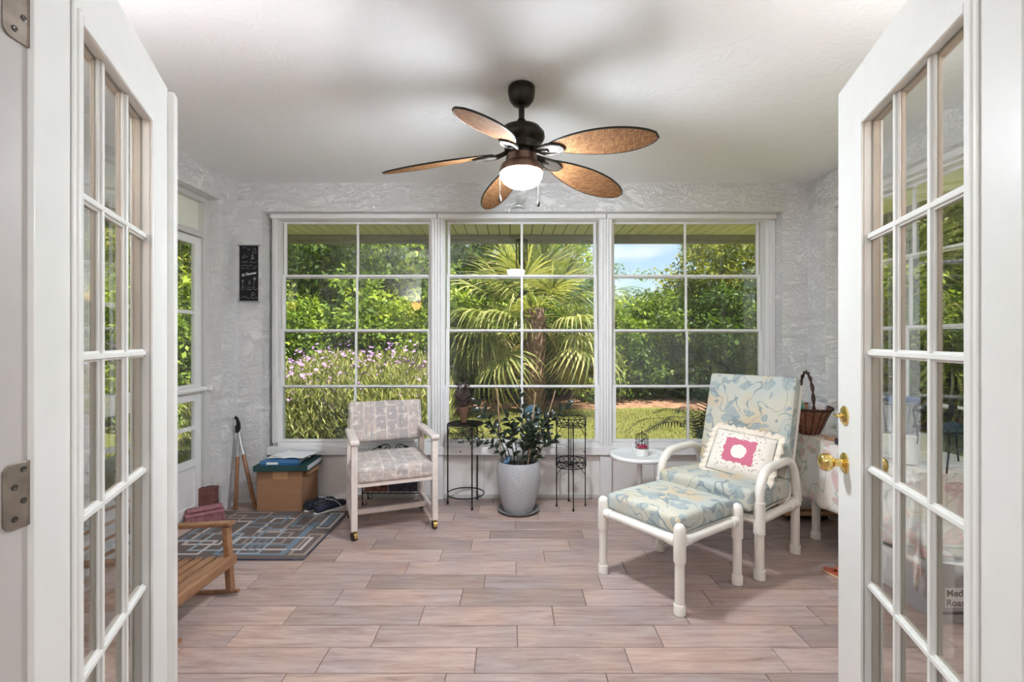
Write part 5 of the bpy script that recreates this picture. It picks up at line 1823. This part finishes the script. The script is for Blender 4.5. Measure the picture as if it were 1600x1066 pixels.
# ------------------------------------------------------------------ cardboard box with books
bx = thing('cardboard_box', 'brown cardboard box in the left corner under the books', 'box', (-1.672, 3.585, 0), math.radians(-2))
w2, d2, hh = .168, .125, .300
b = MB()
t_ = .004
b.box(-w2, w2, -d2, -d2 + t_, 0, hh).box(-w2, w2, d2 - t_, d2, 0, hh).box(-w2, -w2 + t_, -d2, d2, 0, hh).box(w2 - t_, w2, -d2, d2, 0, hh).box(-w2, w2, -d2, d2, 0, t_)
b.build('carton', 'cardboard', bx, bevel=.0012)
MB().box(-w2, w2, -d2, 0, hh - .001, hh + .003).build('flap', 'cardboard', bx)
MB().box(-w2, w2, .002, d2, hh - .001, hh + .003).build('flap', 'cardboard', bx)
MB().add([(w2, -.11, hh), (w2, .09, hh), (w2 + .035, .08, hh - .028), (w2 + .03, -.10, hh - .035)], [(0, 1, 2, 3)]).build('torn_flap', 'cardboard', bx).modifiers.new('s', 'SOLIDIFY').thickness = .003
MB().box(-.05, .06, -d2 - .0006, -d2, hh - .06, hh).build('tape', 'light_wood', bx)

bd = thing('binder', 'flat dark green binder on the cardboard box, lowest of the stack', 'binder', (-1.655, 3.575, .3045), math.radians(3))
MB().box(-.195, .185, -.155, -.150, 0, .038).box(-.195, .19, -.155, .15, 0, .003).box(-.195, .185, -.155, .15, .036, .039).build('cover', 'binder_green', bd, bevel=.001)
MB().box(-.190, .183, -.149, .145, .003, .036).build('pages', 'page_edges', bd)
bk = thing('blue_folder', 'rounded blue booklet lying on the green binder', 'book', (-1.70, 3.52, .3445), math.radians(4))
MB().box(-.10, .155, -.085, .085, 0, .003).box(-.10, .155, -.085, .085, .028, .031).tube([(-.11, -.07, .016), (.155, -.07, .016)], .0155, 14).build('cover', 'blue_cover', bk, smooth=40)
MB().box(-.098, .15, -.06, .083, .003, .028).build('pages', 'paper', bk)
MB().box(-.06, .02, -.0885, -.0865, .006, .022).build('label', 'paper', bk)
pps = [(-1.64, 3.60, .376, .12, .30, .21, 'loose white sheet on top of the blue booklet'), (-1.60, 3.585, .379, -.18, .28, .20, 'crumpled white paper topmost on the stack')]
for (x, y, z, rz, w_, h_, lab) in pps:
    vs_, fs_ = [], []
    n = 10
    rd = random.Random(int(w_ * 100))
    for j_ in range(n + 1):
        for i in range(n + 1):
            u, v = i / n - .5, j_ / n - .5
            vs_.append((u * w_, v * h_, .004 + .006 * abs(math.sin(u * 7 + v * 5)) + (.016 * max(0, abs(u) - .36) * 6 if w_ < .29 else 0)))
    for j_ in range(n):
        for i in range(n):
            a = j_ * (n + 1) + i; fs_.append((a, a + 1, a + n + 2, a + n + 1))
    o = MB().add(vs_, fs_).build('paper_sheet', 'paper', None, smooth=60, loc=(x, y, z), rot=(0, 0, rz))
    o.modifiers.new('s', 'SOLIDIFY').thickness = .0012
    tag(o, lab, 'paper', 'papers on the box')

# ------------------------------------------------------------------ sneakers
def shoe(name, label, loc, rz):
    e = thing(name, label, 'shoe', loc, rz, 'pair of navy sneakers')
    # toe towards +y; outline of the sole
    out_ = []
    n = 36
    for i in range(n):
        a = 2 * PI * i / n
        y = .135 * math.sin(a)
        t = (y + .135) / .27
        w_ = (.030 + .014 * math.sin(PI * min(1, t * 1.05) ** 1.4)) * abs(math.cos(a)) ** .6 * (1 if math.cos(a) > 0 else -1)
        out_.append((w_ + .004 * math.sin(t * 3), y))
    MB().prism(out_, 0, .022).build('sole', 'shoe_sole', e, bevel=.004)
    # upper: loft of cross sections
    vs_, fs_ = [], []
    secs = 14; seg = 14
    for i in range(secs + 1):
        t = i / secs
        y = -.125 + .250 * t
        half = (.027 + .013 * math.sin(PI * min(1, t * 1.05) ** 1.4)) * (1 if .06 < t < .94 else .6)
        h = .062 if t < .45 else .062 - .030 * ((t - .45) / .55) ** 1.1
        if t > .93: h *= .75
        for k in range(seg + 1):
            a = PI * k / seg
            vs_.append((half * math.cos(a) + .004 * math.sin(t * 3), y, .018 + (h - .0) * math.sin(a) ** .7))
    for i in range(secs):
        for k in range(seg):
            if i < 6 and 4 <= k <= 9:      # opening for the foot
                continue
            a = i * (seg + 1) + k
            fs_.append((a, a + 1, a + seg + 2, a + seg + 1))
    fs_.append(tuple(range(seg + 1))); fs_.append(tuple(secs * (seg + 1) + k for k in reversed(range(seg + 1))))
    fs_ = fs_[:-2] + [fs_[-1]] + [(0, 1, 2, 3, 4, 10, 11, 12, 13, 14)]
    u_ = MB().add(vs_, fs_).build('upper', 'navy_canvas', e, smooth=60)
    u_.modifiers.new('s', 'SOLIDIFY').thickness = .003
    MB().prism([(x * .8, y) for x, y in out_], .022, .030).build('insole', 'shoe_lining', e)
    lc_ = MB()
    for q in range(4):
        y = .0 + .02 * q; h = .018 + .060 - .012 * q
        lc_.tube([(-.026, y, h - .016), (-.012, y + .004, h - .001), (.012, y + .004, h + .001), (.026, y, h - .014)], .0028, 6)
        lc_.tube([(-.026, y, h - .016), (0, y + .01, h + .002), (.026, y + .018, h - .018)], .0024, 6)
    for s_ in (-1, 1):
        lc_.tube(bez([(0, -.002, .080), (s_ * .022, .004, .083), (s_ * .045, .03, .060), (s_ * .05, .055, .030)], 6), .0022, 5)
    lc_.build('laces', 'shoe_sole', e, smooth=60)
    MB().tube([(x, -.125 + .25 * t, .081 - .003 * abs(x) / .02) for x, t in ((-.022, .42), (-.024, .28), (-.024, .12), (-.012, .01), (.016, .01), (.030, .12), (.030, .28), (.028, .42))], .0035, 6).build('collar', 'shoe_lining', e, smooth=60)
shoe('sneaker', 'navy canvas sneaker with white laces nearer the striped chair', (-1.325, 3.50, 0), math.radians(-35))
shoe('sneaker', 'navy canvas sneaker with white laces nearer the cardboard box', (-1.42, 3.555, 0), math.radians(-30))

# ------------------------------------------------------------------ loppers leaning in the corner
lp = thing('loppers', 'long wooden handled garden loppers leaning in the left corner', 'garden tool', (0, 0, 0))
Yl = 3.60
A1, A2 = at(371, 650, Yl), at(373, 668, Yl)
B1, B2 = at(368, 792, 3.49), at(399, 785, 3.52)
B1.z = .006; B2.z = .006
def lerp(a, b, t): return a + (b - a) * t
pv = at(373, 672, 3.585)
for B in (B1, B2):
    d0 = at(372, 690, 3.58) if B is B1 else at(375, 686, 3.58)
    MB().tube([lerp(d0, B, .20), lerp(d0, B, .25), lerp(d0, B, .7), lerp(d0, B, .99), B], [.012, .014, .0135, .0145, .010], 12).build('handle', 'handle_wood', lp, smooth=50)
    MB().tube([pv, d0, lerp(d0, B, .32)], [.008, .0125, .0130], 12).build('ferrule', 'steel', lp, smooth=50)
m = Matrix.Translation(at(371, 665, 3.585)) @ Matrix.Rotation(PI / 2, 4, 'X')
MB().prism([(-.012, -.05), (.010, -.05), (.022, -.02), (.020, .02), (.004, .062), (-.014, .078), (-.022, .060), (-.010, .045), (-.006, .015), (-.016, -.01)], -.005, .005, m).build('blade', 'black_iron', lp, bevel=.001)
MB().prism([(.004, -.055), (.018, -.04), (.020, -.01), (.004, .01), (-.008, -.01)], .005, .011, m).lathe([(.009, 0), (.009, .014), (.0001, .016)], 12, (0, 0, 0), m).build('hook_jaw', 'black_iron', lp, smooth=40)

# ------------------------------------------------------------------ rug
rugc = (-1.628, 3.085)
rects = [(-1.286, 3.137, -1.190, 3.42, 'c', .018), (-1.262, 3.175, -1.215, 3.385, 'b', .024), (-1.287, 2.745, -1.182, 3.05, 't', .020), (-1.345, 2.77, -1.300, 3.25, 'b', .024),
         (-1.643, 3.08, -1.480, 3.325, 'c', .018), (-1.500, 3.11, -1.36, 3.42, 't', .018), (-1.47, 3.17, -1.25, 3.38, 'b', .018),
         (-1.700, 2.81, -1.235, 3.00, 'c', .020), (-1.640, 2.90, -1.39, 3.075, 't', .016), (-1.72, 2.745, -1.30, 2.90, 'b', .024), (-1.60, 2.76, -1.46, 3.13, 'l', .016),
         (-1.99, 2.88, -1.757, 3.27, 'c', .020), (-1.97, 3.31, -1.70, 3.44, 't', .018), (-1.76, 3.00, -1.575, 3.17, 'b', .018), (-1.76, 3.22, -1.54, 3.36, 'b', .020),
         (-1.90, 2.80, -1.70, 3.06, 'l', .018), (-2.05, 2.75, -1.80, 2.95, 'c', .018), (-2.06, 3.05, -1.86, 3.38, 't', .018), (-2.05, 2.95, -1.94, 3.22, 'b', .018), (-1.56, 2.80, -1.50, 2.98, 'b', .014)]
rects = [(a - rugc[0], b - rugc[1], c - rugc[0], d - rugc[1], k, t) for a, b, c, d, k, t in rects]
rug_mat(rects)
rg = MB().box(-.455, .455, -.385, .372, 0.0005, .010).build('area_rug', 'rug_pattern', None, bevel=.004, loc=(rugc[0], rugc[1], 0))
tag(rg, 'brown rug with overlapping cream and blue rectangles by the side door', 'rug')
MB().tube(fillet([(-.452, -.382, .005), (.452, -.382, .005), (.452, .369, .005), (-.452, .369, .005), (-.452, -.382, .005)], .01, 3), .0055, 6).build('binding', 'magazine_dark', rg, smooth=50)

# boot brush and brick by the side door
br = thing('boot_brush', 'mauve bristle scrub brush on the floor by the side door', 'brush', (-2.085, 3.285, 0), math.radians(38))
MB().box(-.13, .10, -.045, .045, .050, .078).build('block', 'mauve_bristle', br, bevel=.012, bseg=3)
MB().box(-.12, .09, -.035, .035, .079, .105).build('top_pad', 'mauve_bristle', br, bevel=.012, bseg=3)
m = MB()
rd = random.Random(2)
for i in range(26):
    for j_ in range(8):
        x = -.122 + .214 * i / 25; y = -.04 + .08 * j_ / 7
        ox = (x + .015) * .10; oy = y * .28
        m.tube([(x, y, .052), (x + ox + rd.uniform(-.004, .004), y + oy + rd.uniform(-.003, .003), .001)], [.0038, .0045], 5)
o = m.build('bristles', 'mauve_bristle', br); o['kind'] = 'stuff'
o = MB().box(-.055, .055, -.035, .035, 0, .20).build('brick', 'brick_clay', None, bevel=.004, loc=(-2.155, 3.405, 0), rot=(0, 0, .15))
tag(o, 'dark red brick standing on end behind the mauve brush', 'brick')
for k in range(3):
    MB().lathe([(.011, 0), (.011, .001), (.0001, .001)], 16, (-.03 + .03 * k, 0, .20)).build('core_hole', 'pot_soil', o)

# ------------------------------------------------------------------ child's slatted rocker
rk = thing('slatted_rocker', 'low slatted wooden rocking chair at the lower left, facing right', 'rocking chair', (-1.56, 2.145, 0), math.radians(-2))
# local +x = forward
for sy in (-1, 1):
    Yy = .195 * sy
    MB().bar((.185, Yy, .022), (.165, Yy, .335), .028, .034).build('front_post', 'teak', rk, bevel=.003)
    MB().bar((-.135, Yy, .022), (-.115, Yy, .335), .028, .034).build('rear_post', 'teak', rk, bevel=.003)
    MB().bar((-.26, Yy, .318), (.195, Yy, .350), .042, .020).build('arm', 'teak', rk, bevel=.004)
    pts = [(x, Yy, .010 + .30 * (x - .02) ** 2 * 1.0) for x in [(-.36 + .585 * i / 16) for i in range(17)]]
    MB().tube(pts, .010, 8).build('rocker', 'teak', rk, smooth=60)
    MB().bar((-.20, Yy * .9, .13), (-.36, Yy * .9, .48), .026, .030).build('back_post', 'teak', rk, bevel=.003)
    MB().bar((-.20, Yy * .92, .135), (.18, Yy * .92, .165), .026, .030).build('seat_side', 'teak', rk, bevel=.003)
MB().bar((.192, -.215, .172), (.192, .215, .172), .030, .046).build('front_rail', 'teak', rk, bevel=.005)
for k in range(6):
    x = .150 - .058 * k
    MB().bar((x, -.20, .188 - .0045 * k * 1.0 - .004), (x, .20, .188 - .0045 * k - .004), .038, .012).build('seat_slat', 'teak', rk, bevel=.003)
for k in range(5):
    t = .22 + .16 * k
    x, z = -.20 - .16 * t, .13 + .35 * t
    MB().bar((x + .012, -.185, z + .02), (x + .012, .185, z + .02), .014, .040, (.9, 0, .4)).build('back_slat', 'teak', rk, bevel=.003)

# ------------------------------------------------------------------ cloth covered table by the right wall
TX0, TX1, TY0, TY1, TZ = 1.865, 2.335, 2.20, 3.20, .632
tb = thing('folding_table', 'white table with white tube legs under the rose print cloth', 'table', ((TX0 + TX1) / 2, (TY0 + TY1) / 2, 0))
hx, hy = (TX1 - TX0) / 2, (TY1 - TY0) / 2
MB().box(-hx, hx, -hy, hy, TZ - .03, TZ - .003).build('tabletop', 'white_plastic', tb, bevel=.006)
for sx in (-1, 1):
    for sy in (-1, 1):
        X, Y_ = sx * (hx - .035), (hy - .20) if sy > 0 else -(hy - .055)
        MB().tube([(X, Y_, .02), (X, Y_, TZ - .03)], .0235, 16).lathe([(.026, 0), (.030, .002), (.030, .04), (.0245, .045)], 18, (X, Y_, 0)).build('leg', 'pvc', tb, smooth=50)
def cloth(name, x0, x1, y0, y1, z, drop, mat, label, corner=.0, seed=0, sides='wsn', amp=.016):
    """rectangular cloth over a table; overhanging parts hang with folds, corners lower"""
    e = .004
    nx, ny = 26, 60
    ext = drop
    us = np.linspace(x0 - (ext if 'w' in sides else 0), x1 + 0, nx + 14)
    vs__ = np.linspace(y0 - (ext if 's' in sides else 0), y1 + (ext * .0 if 'n' not in sides else ext), ny + 20)
    vs_, fs_ = [], []
    for v in vs__:
        for u in us:
            ox = max(0, x0 - u); oy = max(0, y0 - v) if v < y0 else -max(0, v - y1)
            oyy = abs(oy)
            if ox == 0 and oyy == 0:
                vs_.append((u, v, z + .001 * math.sin(u * 30 + v * 20))); continue
            s_ = math.hypot(ox, oyy)          # path length beyond the edge
            cx = max(u, x0); cy = min(max(v, y0), y1)
            ang = math.atan2(oyy, ox) if s_ > 0 else 0
            p = cx * 3 + cy
            wave = amp * (.3 + s_ / ext) * (math.sin(v * 27 + seed) if ox > oyy else math.sin(u * 31 + seed + 1))
            if ox > 0 and oyy > 0:
                wave += .02 * math.sin(ang * 4)
            sl_ = .10 * s_
            dz = max(0, s_ - .012)
            X = cx - (math.cos(ang) * (e + .01 + sl_) + wave * math.cos(ang) * .8) * (1 if ox > 0 or True else 0)
            Yv = cy - (1 if oy > 0 else -1) * (math.sin(ang) * (e + .01 + sl_) + wave * math.sin(ang) * .8)
            vs_.append((X if ox > 0 else u, Yv if oyy > 0 else v, z - dz))
    nu = len(us)
    for j_ in range(len(vs__) - 1):
        for i in range(nu - 1):
            a = j_ * nu + i
            fs_.append((a, a + 1, a + nu + 1, a + nu))
    o = MB().add(vs_, fs_).build(name, mat, None, smooth=75)
    o.modifiers.new('s', 'SOLIDIFY').thickness = .0015
    return tag(o, label, 'tablecloth')
cloth('rose_tablecloth', TX0, TX1, TY0, TY1, TZ + .0035, .385, 'rose_cloth', 'pink rose print tablecloth hanging over the table by the right wall', seed=1)
cloth('white_undercloth', TX0 + .004, TX1, TY0 + .004, TY1 - .004, TZ, .245, 'paper', 'white undercloth showing below the rose tablecloth', seed=1, amp=.010)
# rectangular runner on top
o = MB().box(1.93, 2.28, 2.26, 2.78, TZ + .006, TZ + .009).build('table_runner', 'card_runner' if 'card_runner' in M else 'white_plastic', None)
tag(o, 'pale cloth runner lying on the rose tablecloth near the white basket', 'runner')

# wicker baskets
def basket(name, label, loc, rz, rb, rt, h, mat, flare=1.0, ell=.75, seg=40, tilt=0):
    e = thing(name, label, 'basket', loc, rz)
    if tilt: e.rotation_euler = (tilt, 0, rz)
    m = MB()
    prof = [(rb * .02 + .0001, .003), (rb, .003), (rb + (rt - rb) * .35, h * .35), (rb + (rt - rb) * .7, h * .75), (rt, h), (rt - .008, h), (rb + (rt - rb) * .7 - .008, h * .75), (rb - .006, .010), (.0001, .010)]
    mt = Matrix.Diagonal((1, ell, 1, 1))
    base_f = len(m.f)
    m.lathe(prof, seg, (0, 0, 0), mt)
    # uv in metres along the wall
    k = 0
    for i in range(len(prof) - 1):
        for q in range(seg):
            cir = 2 * PI * rt
            zs = (prof[i][1] + i * .0, prof[i + 1][1])
            m.uv[base_f + k] = [(q / seg * cir, zs[0]), ((q + 1) / seg * cir, zs[0]), ((q + 1) / seg * cir, zs[1]), (q / seg * cir, zs[1])]
            k += 1
    m.build('basket_body', mat, e, smooth=60)
    st_ = MB()
    ns = 18
    for q in range(ns):
        a = 2 * PI * q / ns
        st_.tube([(math.cos(a) * r_ * 1.01, math.sin(a) * r_ * ell * 1.01, z) for r_, z in prof[1:5]], .0032, 5)
    st_.build('stakes', mat, e, smooth=60)
    rmb = MB()
    for ph in (0, PI):
        rmb.tube([(math.cos(a) * (rt + .004 * math.cos(14 * a + ph)), math.sin(a) * (rt * ell + .004 * math.cos(14 * a + ph)), h + .005 * math.sin(14 * a + ph)) for a in [2 * PI * i / 90 for i in range(90)]], .0055, 6, closed=True)
    rmb.build('rim', mat, e, smooth=60)
    return e
TT = TZ + .006
bk1 = basket('wicker_basket', 'brown wicker basket with hoop handle behind the lounge chair', (1.925, 3.14, TT), 1.25, .10, .195, .165, 'brown_wicker', ell=.72)
hd = MB()
for ph in (0, PI):
    hd.tube([(-.180 * math.cos(a) * 1.0, 0 + .006 * math.cos(9 * a + ph), .16 + (.235 + .006 * math.sin(9 * a + ph)) * math.sin(a)) for a in [PI * i / 40 for i in range(41)]], .0055, 6)
hd.build('handle', 'brown_wicker', bk1, smooth=60)
for (dx, dy, sz, mt_, rz, lab, nm) in ((-.05, -.03, (.11, .004, .14), 'green_card', .3, 'green and white greeting card in the brown basket', 'greeting_card'), (.05, .0, (.10, .012, .15), 'card_grey', -.4, 'grey booklet standing in the brown basket', 'booklet'), (.085, .02, (.08, .006, .15), 'paper', .5, 'white envelope standing in the brown basket', 'envelope')):
    o = MB().cbox((0, 0, sz[2] / 2), sz).build(nm, mt_, None, bevel=.0008, loc=(1.925 + dx, 3.14 + dy, TT + .085), rot=(-.15, .25 * (1 if dx > 0 else -1), rz))
    MB().box(-sz[0] / 2 + .012, sz[0] / 2 - .012, -sz[1] / 2 - .0006, -sz[1] / 2, .03, sz[2] * .8).build('print_panel', 'teal' if 'green' in mt_ else 'page_edges', o)
    tag(o, lab, 'card' if 'card' in nm else nm)
bk2 = basket('white_wicker_basket', 'white wicker basket on the cloth seen through the right door', (2.150, 2.68, TT + .092), .1, .095, .130, .165, 'white_wicker', ell=.8)
o = thing('white_gift_box', 'flat white box under the white wicker basket', 'box', (2.150, 2.68, TT), .05)
MB().box(-.12, .12, -.10, .10, 0, .07).build('base', 'white_plastic', o, bevel=.002)
MB().box(-.123, .123, -.103, .103, .055, .091).build('lid', 'paper', o, bevel=.002)
o = thing('blue_tub', 'blue plastic tub sticking out of the white basket', 'tub', (2.175, 2.675, TT + .175))
MB().lathe([(.0001, 0), (.055, 0), (.070, .10), (.073, .10), (.073, .108), (.065, .108), (.051, .008), (.0001, .008)], 28).build('bowl', 'blue_tub', o, smooth=40)
MB().tube(ring((0, 0, .106), .074, 30), .004, 6, closed=True).build('lip', 'blue_tub', o, smooth=60)
o = thing('tissue_box', 'small patterned tissue box behind the white basket', 'box', (2.115, 2.89, TT), .2)
MB().box(-.055, .055, -.055, .055, 0, .30).build('carton', 'light_wood', o, bevel=.003)
MB().box(-.035, .035, -.0565, -.0555, .21, .28).build('print_panel', 'magazine_dark', o)
o = thing('notebook_stack', 'blue and black notebook lying beside the white basket', 'notebook', (1.935, 2.73, TT), .1)
MB().box(-.05, .05, -.07, .07, 0, .004).box(-.05, .05, -.07, .07, .026, .030).box(-.05, -.046, -.07, .07, 0, .03).build('cover', 'magazine_dark', o)
MB().box(-.046, .049, -.068, .068, .004, .026).build('pages', 'page_edges', o)
# tray with cards at the table corner
o = thing('wooden_tray', 'thin wooden board on the far table corner by the door knob', 'tray', (2.00, 2.89, TT + .0), -.05)
MB().box(-.085, .12, -.055, .055, 0, .008).build('board', 'light_wood', o, bevel=.002)
for k, (x, mt_, w_, lab) in enumerate(((1.985, 'card_grey', .05, 'grey picture card standing on the wooden board'), (2.045, 'card_pink', .07, 'pink picture card of a house on the wooden board'))):
    o = MB().box(-w_ / 2, w_ / 2, -.003, .003, 0, .085).build('picture_card', mt_, None, loc=(x, 2.885 + .01 * k, TT + .009), rot=(-.12, 0, -.05))
    MB().box(-w_ * .25, w_ * .05, -.0036, -.003, .012, .05).box(w_ * .12, w_ * .35, -.0036, -.003, .03, .05).build('print_panel', 'magazine_dark', o)
    tag(o, lab, 'card', 'picture cards on the board')

# tall dark tower ornament with greenery, and a black scroll stand
tw = thing('tower_ornament', 'tall dark tapering metal tower ornament seen through the right door', 'ornament', (2.085, 2.27, TT + .262))
tw.scale = (1, 1, .68)
SH = [(.105, 0), (.072, .075), (.052, .135), (.036, .215), (.024, .30), (.014, .36), (.006, .41), (.0015, .45)]
m = MB()
for sx in (-1, 1):
    for sy in (-1, 1):
        m.tube([(sx * r_ * .95, sy * r_ * .95, z) for r_, z in SH], [.011, .010, .009, .008, .007, .005, .004, .002], 6)
m.build('tower_legs', 'black_iron', tw, smooth=60)
m = MB()
for (r_, z) in ((.074, .075), (.052, .135), (.030, .255)):
    m.box(-r_, r_, -r_, r_, z, z + .012)
for sx, sy, ax in ((1, 0, 0), (-1, 0, 0), (0, 1, 1), (0, -1, 1)):
    for i in range(10):
        z0 = .15 + .021 * i; z1 = z0 + .021
        def rr(z):
            for (ra, za), (rb, zb2) in zip(SH, SH[1:]):
                if za <= z <= zb2: return ra + (rb - ra) * (z - za) / (zb2 - za)
            return .01
        ra, rb = rr(z0), rr(z1)
        for s_ in (-1, 1):
            if ax == 0: m.tube([(sx * ra, -s_ * ra, z0), (sx * rb, s_ * rb, z1)], .0025, 4)
            else: m.tube([(-s_ * ra, sy * ra, z0), (s_ * rb, sy * rb, z1)], .0025, 4)
m.build('platforms', 'black_iron', tw)
P = np.zeros((420, 3)); zz_ = rng.uniform(.12, .38, 420); a = rng.uniform(0, 2 * PI, 420)
rad = np.interp(zz_, [s[1] for s in SH], [s[0] for s in SH]) * .9
P[:, 0] = np.cos(a) * rad; P[:, 1] = np.sin(a) * rad; P[:, 2] = zz_
gl = link('greenery', cards('greenery', P, unit(420) * .5 + np.c_[np.cos(a), np.sin(a), np.zeros(420)], unit(420), .03, .016, rng.random(420), 'leaf_deep'), None, tw); gl['kind'] = 'stuff'
sd2 = thing('scroll_stand', 'low black wire scroll stand under the tower ornament', 'stand', (2.085, 2.27, TT))
sd2.scale = (1, 1, 2.0)
m = MB()
for sx in (-1, 1):
    for sy in (-1, 1):
        m.tube(bez([(sx * .12, sy * .10, 0), (sx * .095, sy * .085, .06), (sx * .11, sy * .095, .128)], 5), .004, 6)
for z in (.128, .088):
    m.tube([(-.11, -.095, z), (.11, -.095, z), (.11, .095, z), (-.11, .095, z)], .0035, 6, closed=True)
for y in (-.096, .096):
    for x in (-.075, -.025, .025, .075):
        scroll(m, (x, .108), .019, 1.2, 0, 1, 14, .002, y=y)
m.box(-.11, .11, -.095, .095, .127, .131)
m.build('wire_frame', 'black_iron', sd2, smooth=60)
o = thing('white_mug_stand', 'white ceramic pitcher beside the black scroll stand', 'pitcher', (1.930, 2.33, TT + .004))
MB().lathe([(.0001, 0), (.035, 0), (.042, .03), (.038, .07), (.026, .10), (.030, .13), (.027, .13), (.022, .10), (.0001, .09)], 24).build('body', 'white_plastic', o, smooth=50)
MB().tube(bez([(-.028, 0, .115), (-.06, 0, .105), (-.062, 0, .06), (-.038, 0, .04)], 5), .005, 8).build('handle', 'white_plastic', o, smooth=60)

# ------------------------------------------------------------------ things under and beside the table
cx_ = thing('coffee_carton', 'grey carton lettered Medium Roast on the floor under the table', 'box', (1.995, 2.20, 0), .02)
MB().box(-.135, .135, -.10, .10, 0, .265).build('carton', 'grey_carton', cx_, bevel=.002)
MB().box(-.105, .085, -.1012, -.1002, .07, .155).build('label_panel', 'paper', cx_)
MB().box(-.135, .09, -.1012, -.1002, .038, .052).build('dark_band', 'magazine_dark', cx_)
text('Medium\nRoast', .042, (-.100, -.1018, .110), (PI / 2, 0, 0), 'rubber', cx_, align='LEFT')
MB().add([(-.13, -.10, .266), (.13, -.10, .266), (.16, -.22, .30), (-.06, -.20, .29)], [(0, 1, 2, 3)]).build('open_flap', 'paper', cx_).modifiers.new('s', 'SOLIDIFY').thickness = .002
o = thing('white_carton', 'small white carton with dark print under the table', 'box', (1.965, 2.46, 0), .1)
MB().box(-.07, .07, -.06, .06, 0, .20).build('carton', 'paper', o, bevel=.002)
MB().box(-.05, .01, -.0612, -.0602, .10, .17).box(-.03, .03, -.0612, -.0602, .02, .05).build('print_panel', 'magazine_dark', o)
o = thing('picture_carton', 'dark carton with a brown picture on it under the table', 'box', (2.07, 2.72, 0), -.05)
MB().box(-.10, .10, -.07, .07, 0, .36).build('carton', 'dark_bin', o, bevel=.002)
MB().box(-.07, .07, -.0712, -.0702, .20, .33).build('print_panel', 'magazine_red', o)
o = thing('storage_bin', 'dark grey storage bin at the back under the table', 'bin', (2.17, 2.50, 0), 0)
MB().box(-.07, .07, -.10, .10, 0, .40).box(-.08, .08, -.11, .11, .40, .42).build('bin_body', 'dark_bin', o, bevel=.006)
o = thing('brown_carton', 'plain brown carton under the far end of the table', 'box', (2.16, 2.95, 0), .1)
MB().box(-.06, .085, -.07, .06, 0, .19).build('carton', 'cardboard', o, bevel=.002)
MB().box(-.06, .085, -.008, .008, .19, .1906).build('tape', 'light_wood', o)

wu = thing('white_cart', 'low rounded white cabinet on a wood base behind the table', 'cart', (2.045, 3.43, 0))
b = MB().box(-.17, .17, -.14, .17, .063, .52)
b.build('cabinet', 'white_plastic', wu, bevel=.05, bseg=6)
MB().box(-.19, .165, -.17, .16, .045, .062).build('base_board', 'light_wood', wu, bevel=.003)
for sx in (-1, 1):
    for sy in (-1, 1):
        MB().tube([(sx * .12 - .012, sy * .10, .022), (sx * .12 + .012, sy * .10, .022)], .0215, 16).build('caster', 'rubber', wu, smooth=40)
fp = thing('flip_flop', 'tan and red flip flop on the floor by the right door edge', 'sandal', (1.735, 2.49, 0), .5)
ol2 = [(.042 * math.cos(a) * (1 + .15 * math.sin(a)), .12 * math.sin(a)) for a in [2 * PI * i / 30 for i in range(30)]]
MB().prism(ol2, 0, .012).build('sole', 'sandal_tan', fp, bevel=.003)
MB().prism([(x * .93, y * .96) for x, y in ol2], .0121, .016).build('footbed', 'flip_red', fp)
MB().tube(bez([(-.04, -.01, .014), (-.02, .035, .045), (0, .065, .016)], 6), .005, 8).tube(bez([(.04, -.01, .014), (.02, .035, .045), (0, .065, .016)], 6), .005, 8).build('strap', 'flip_red', fp, smooth=60)
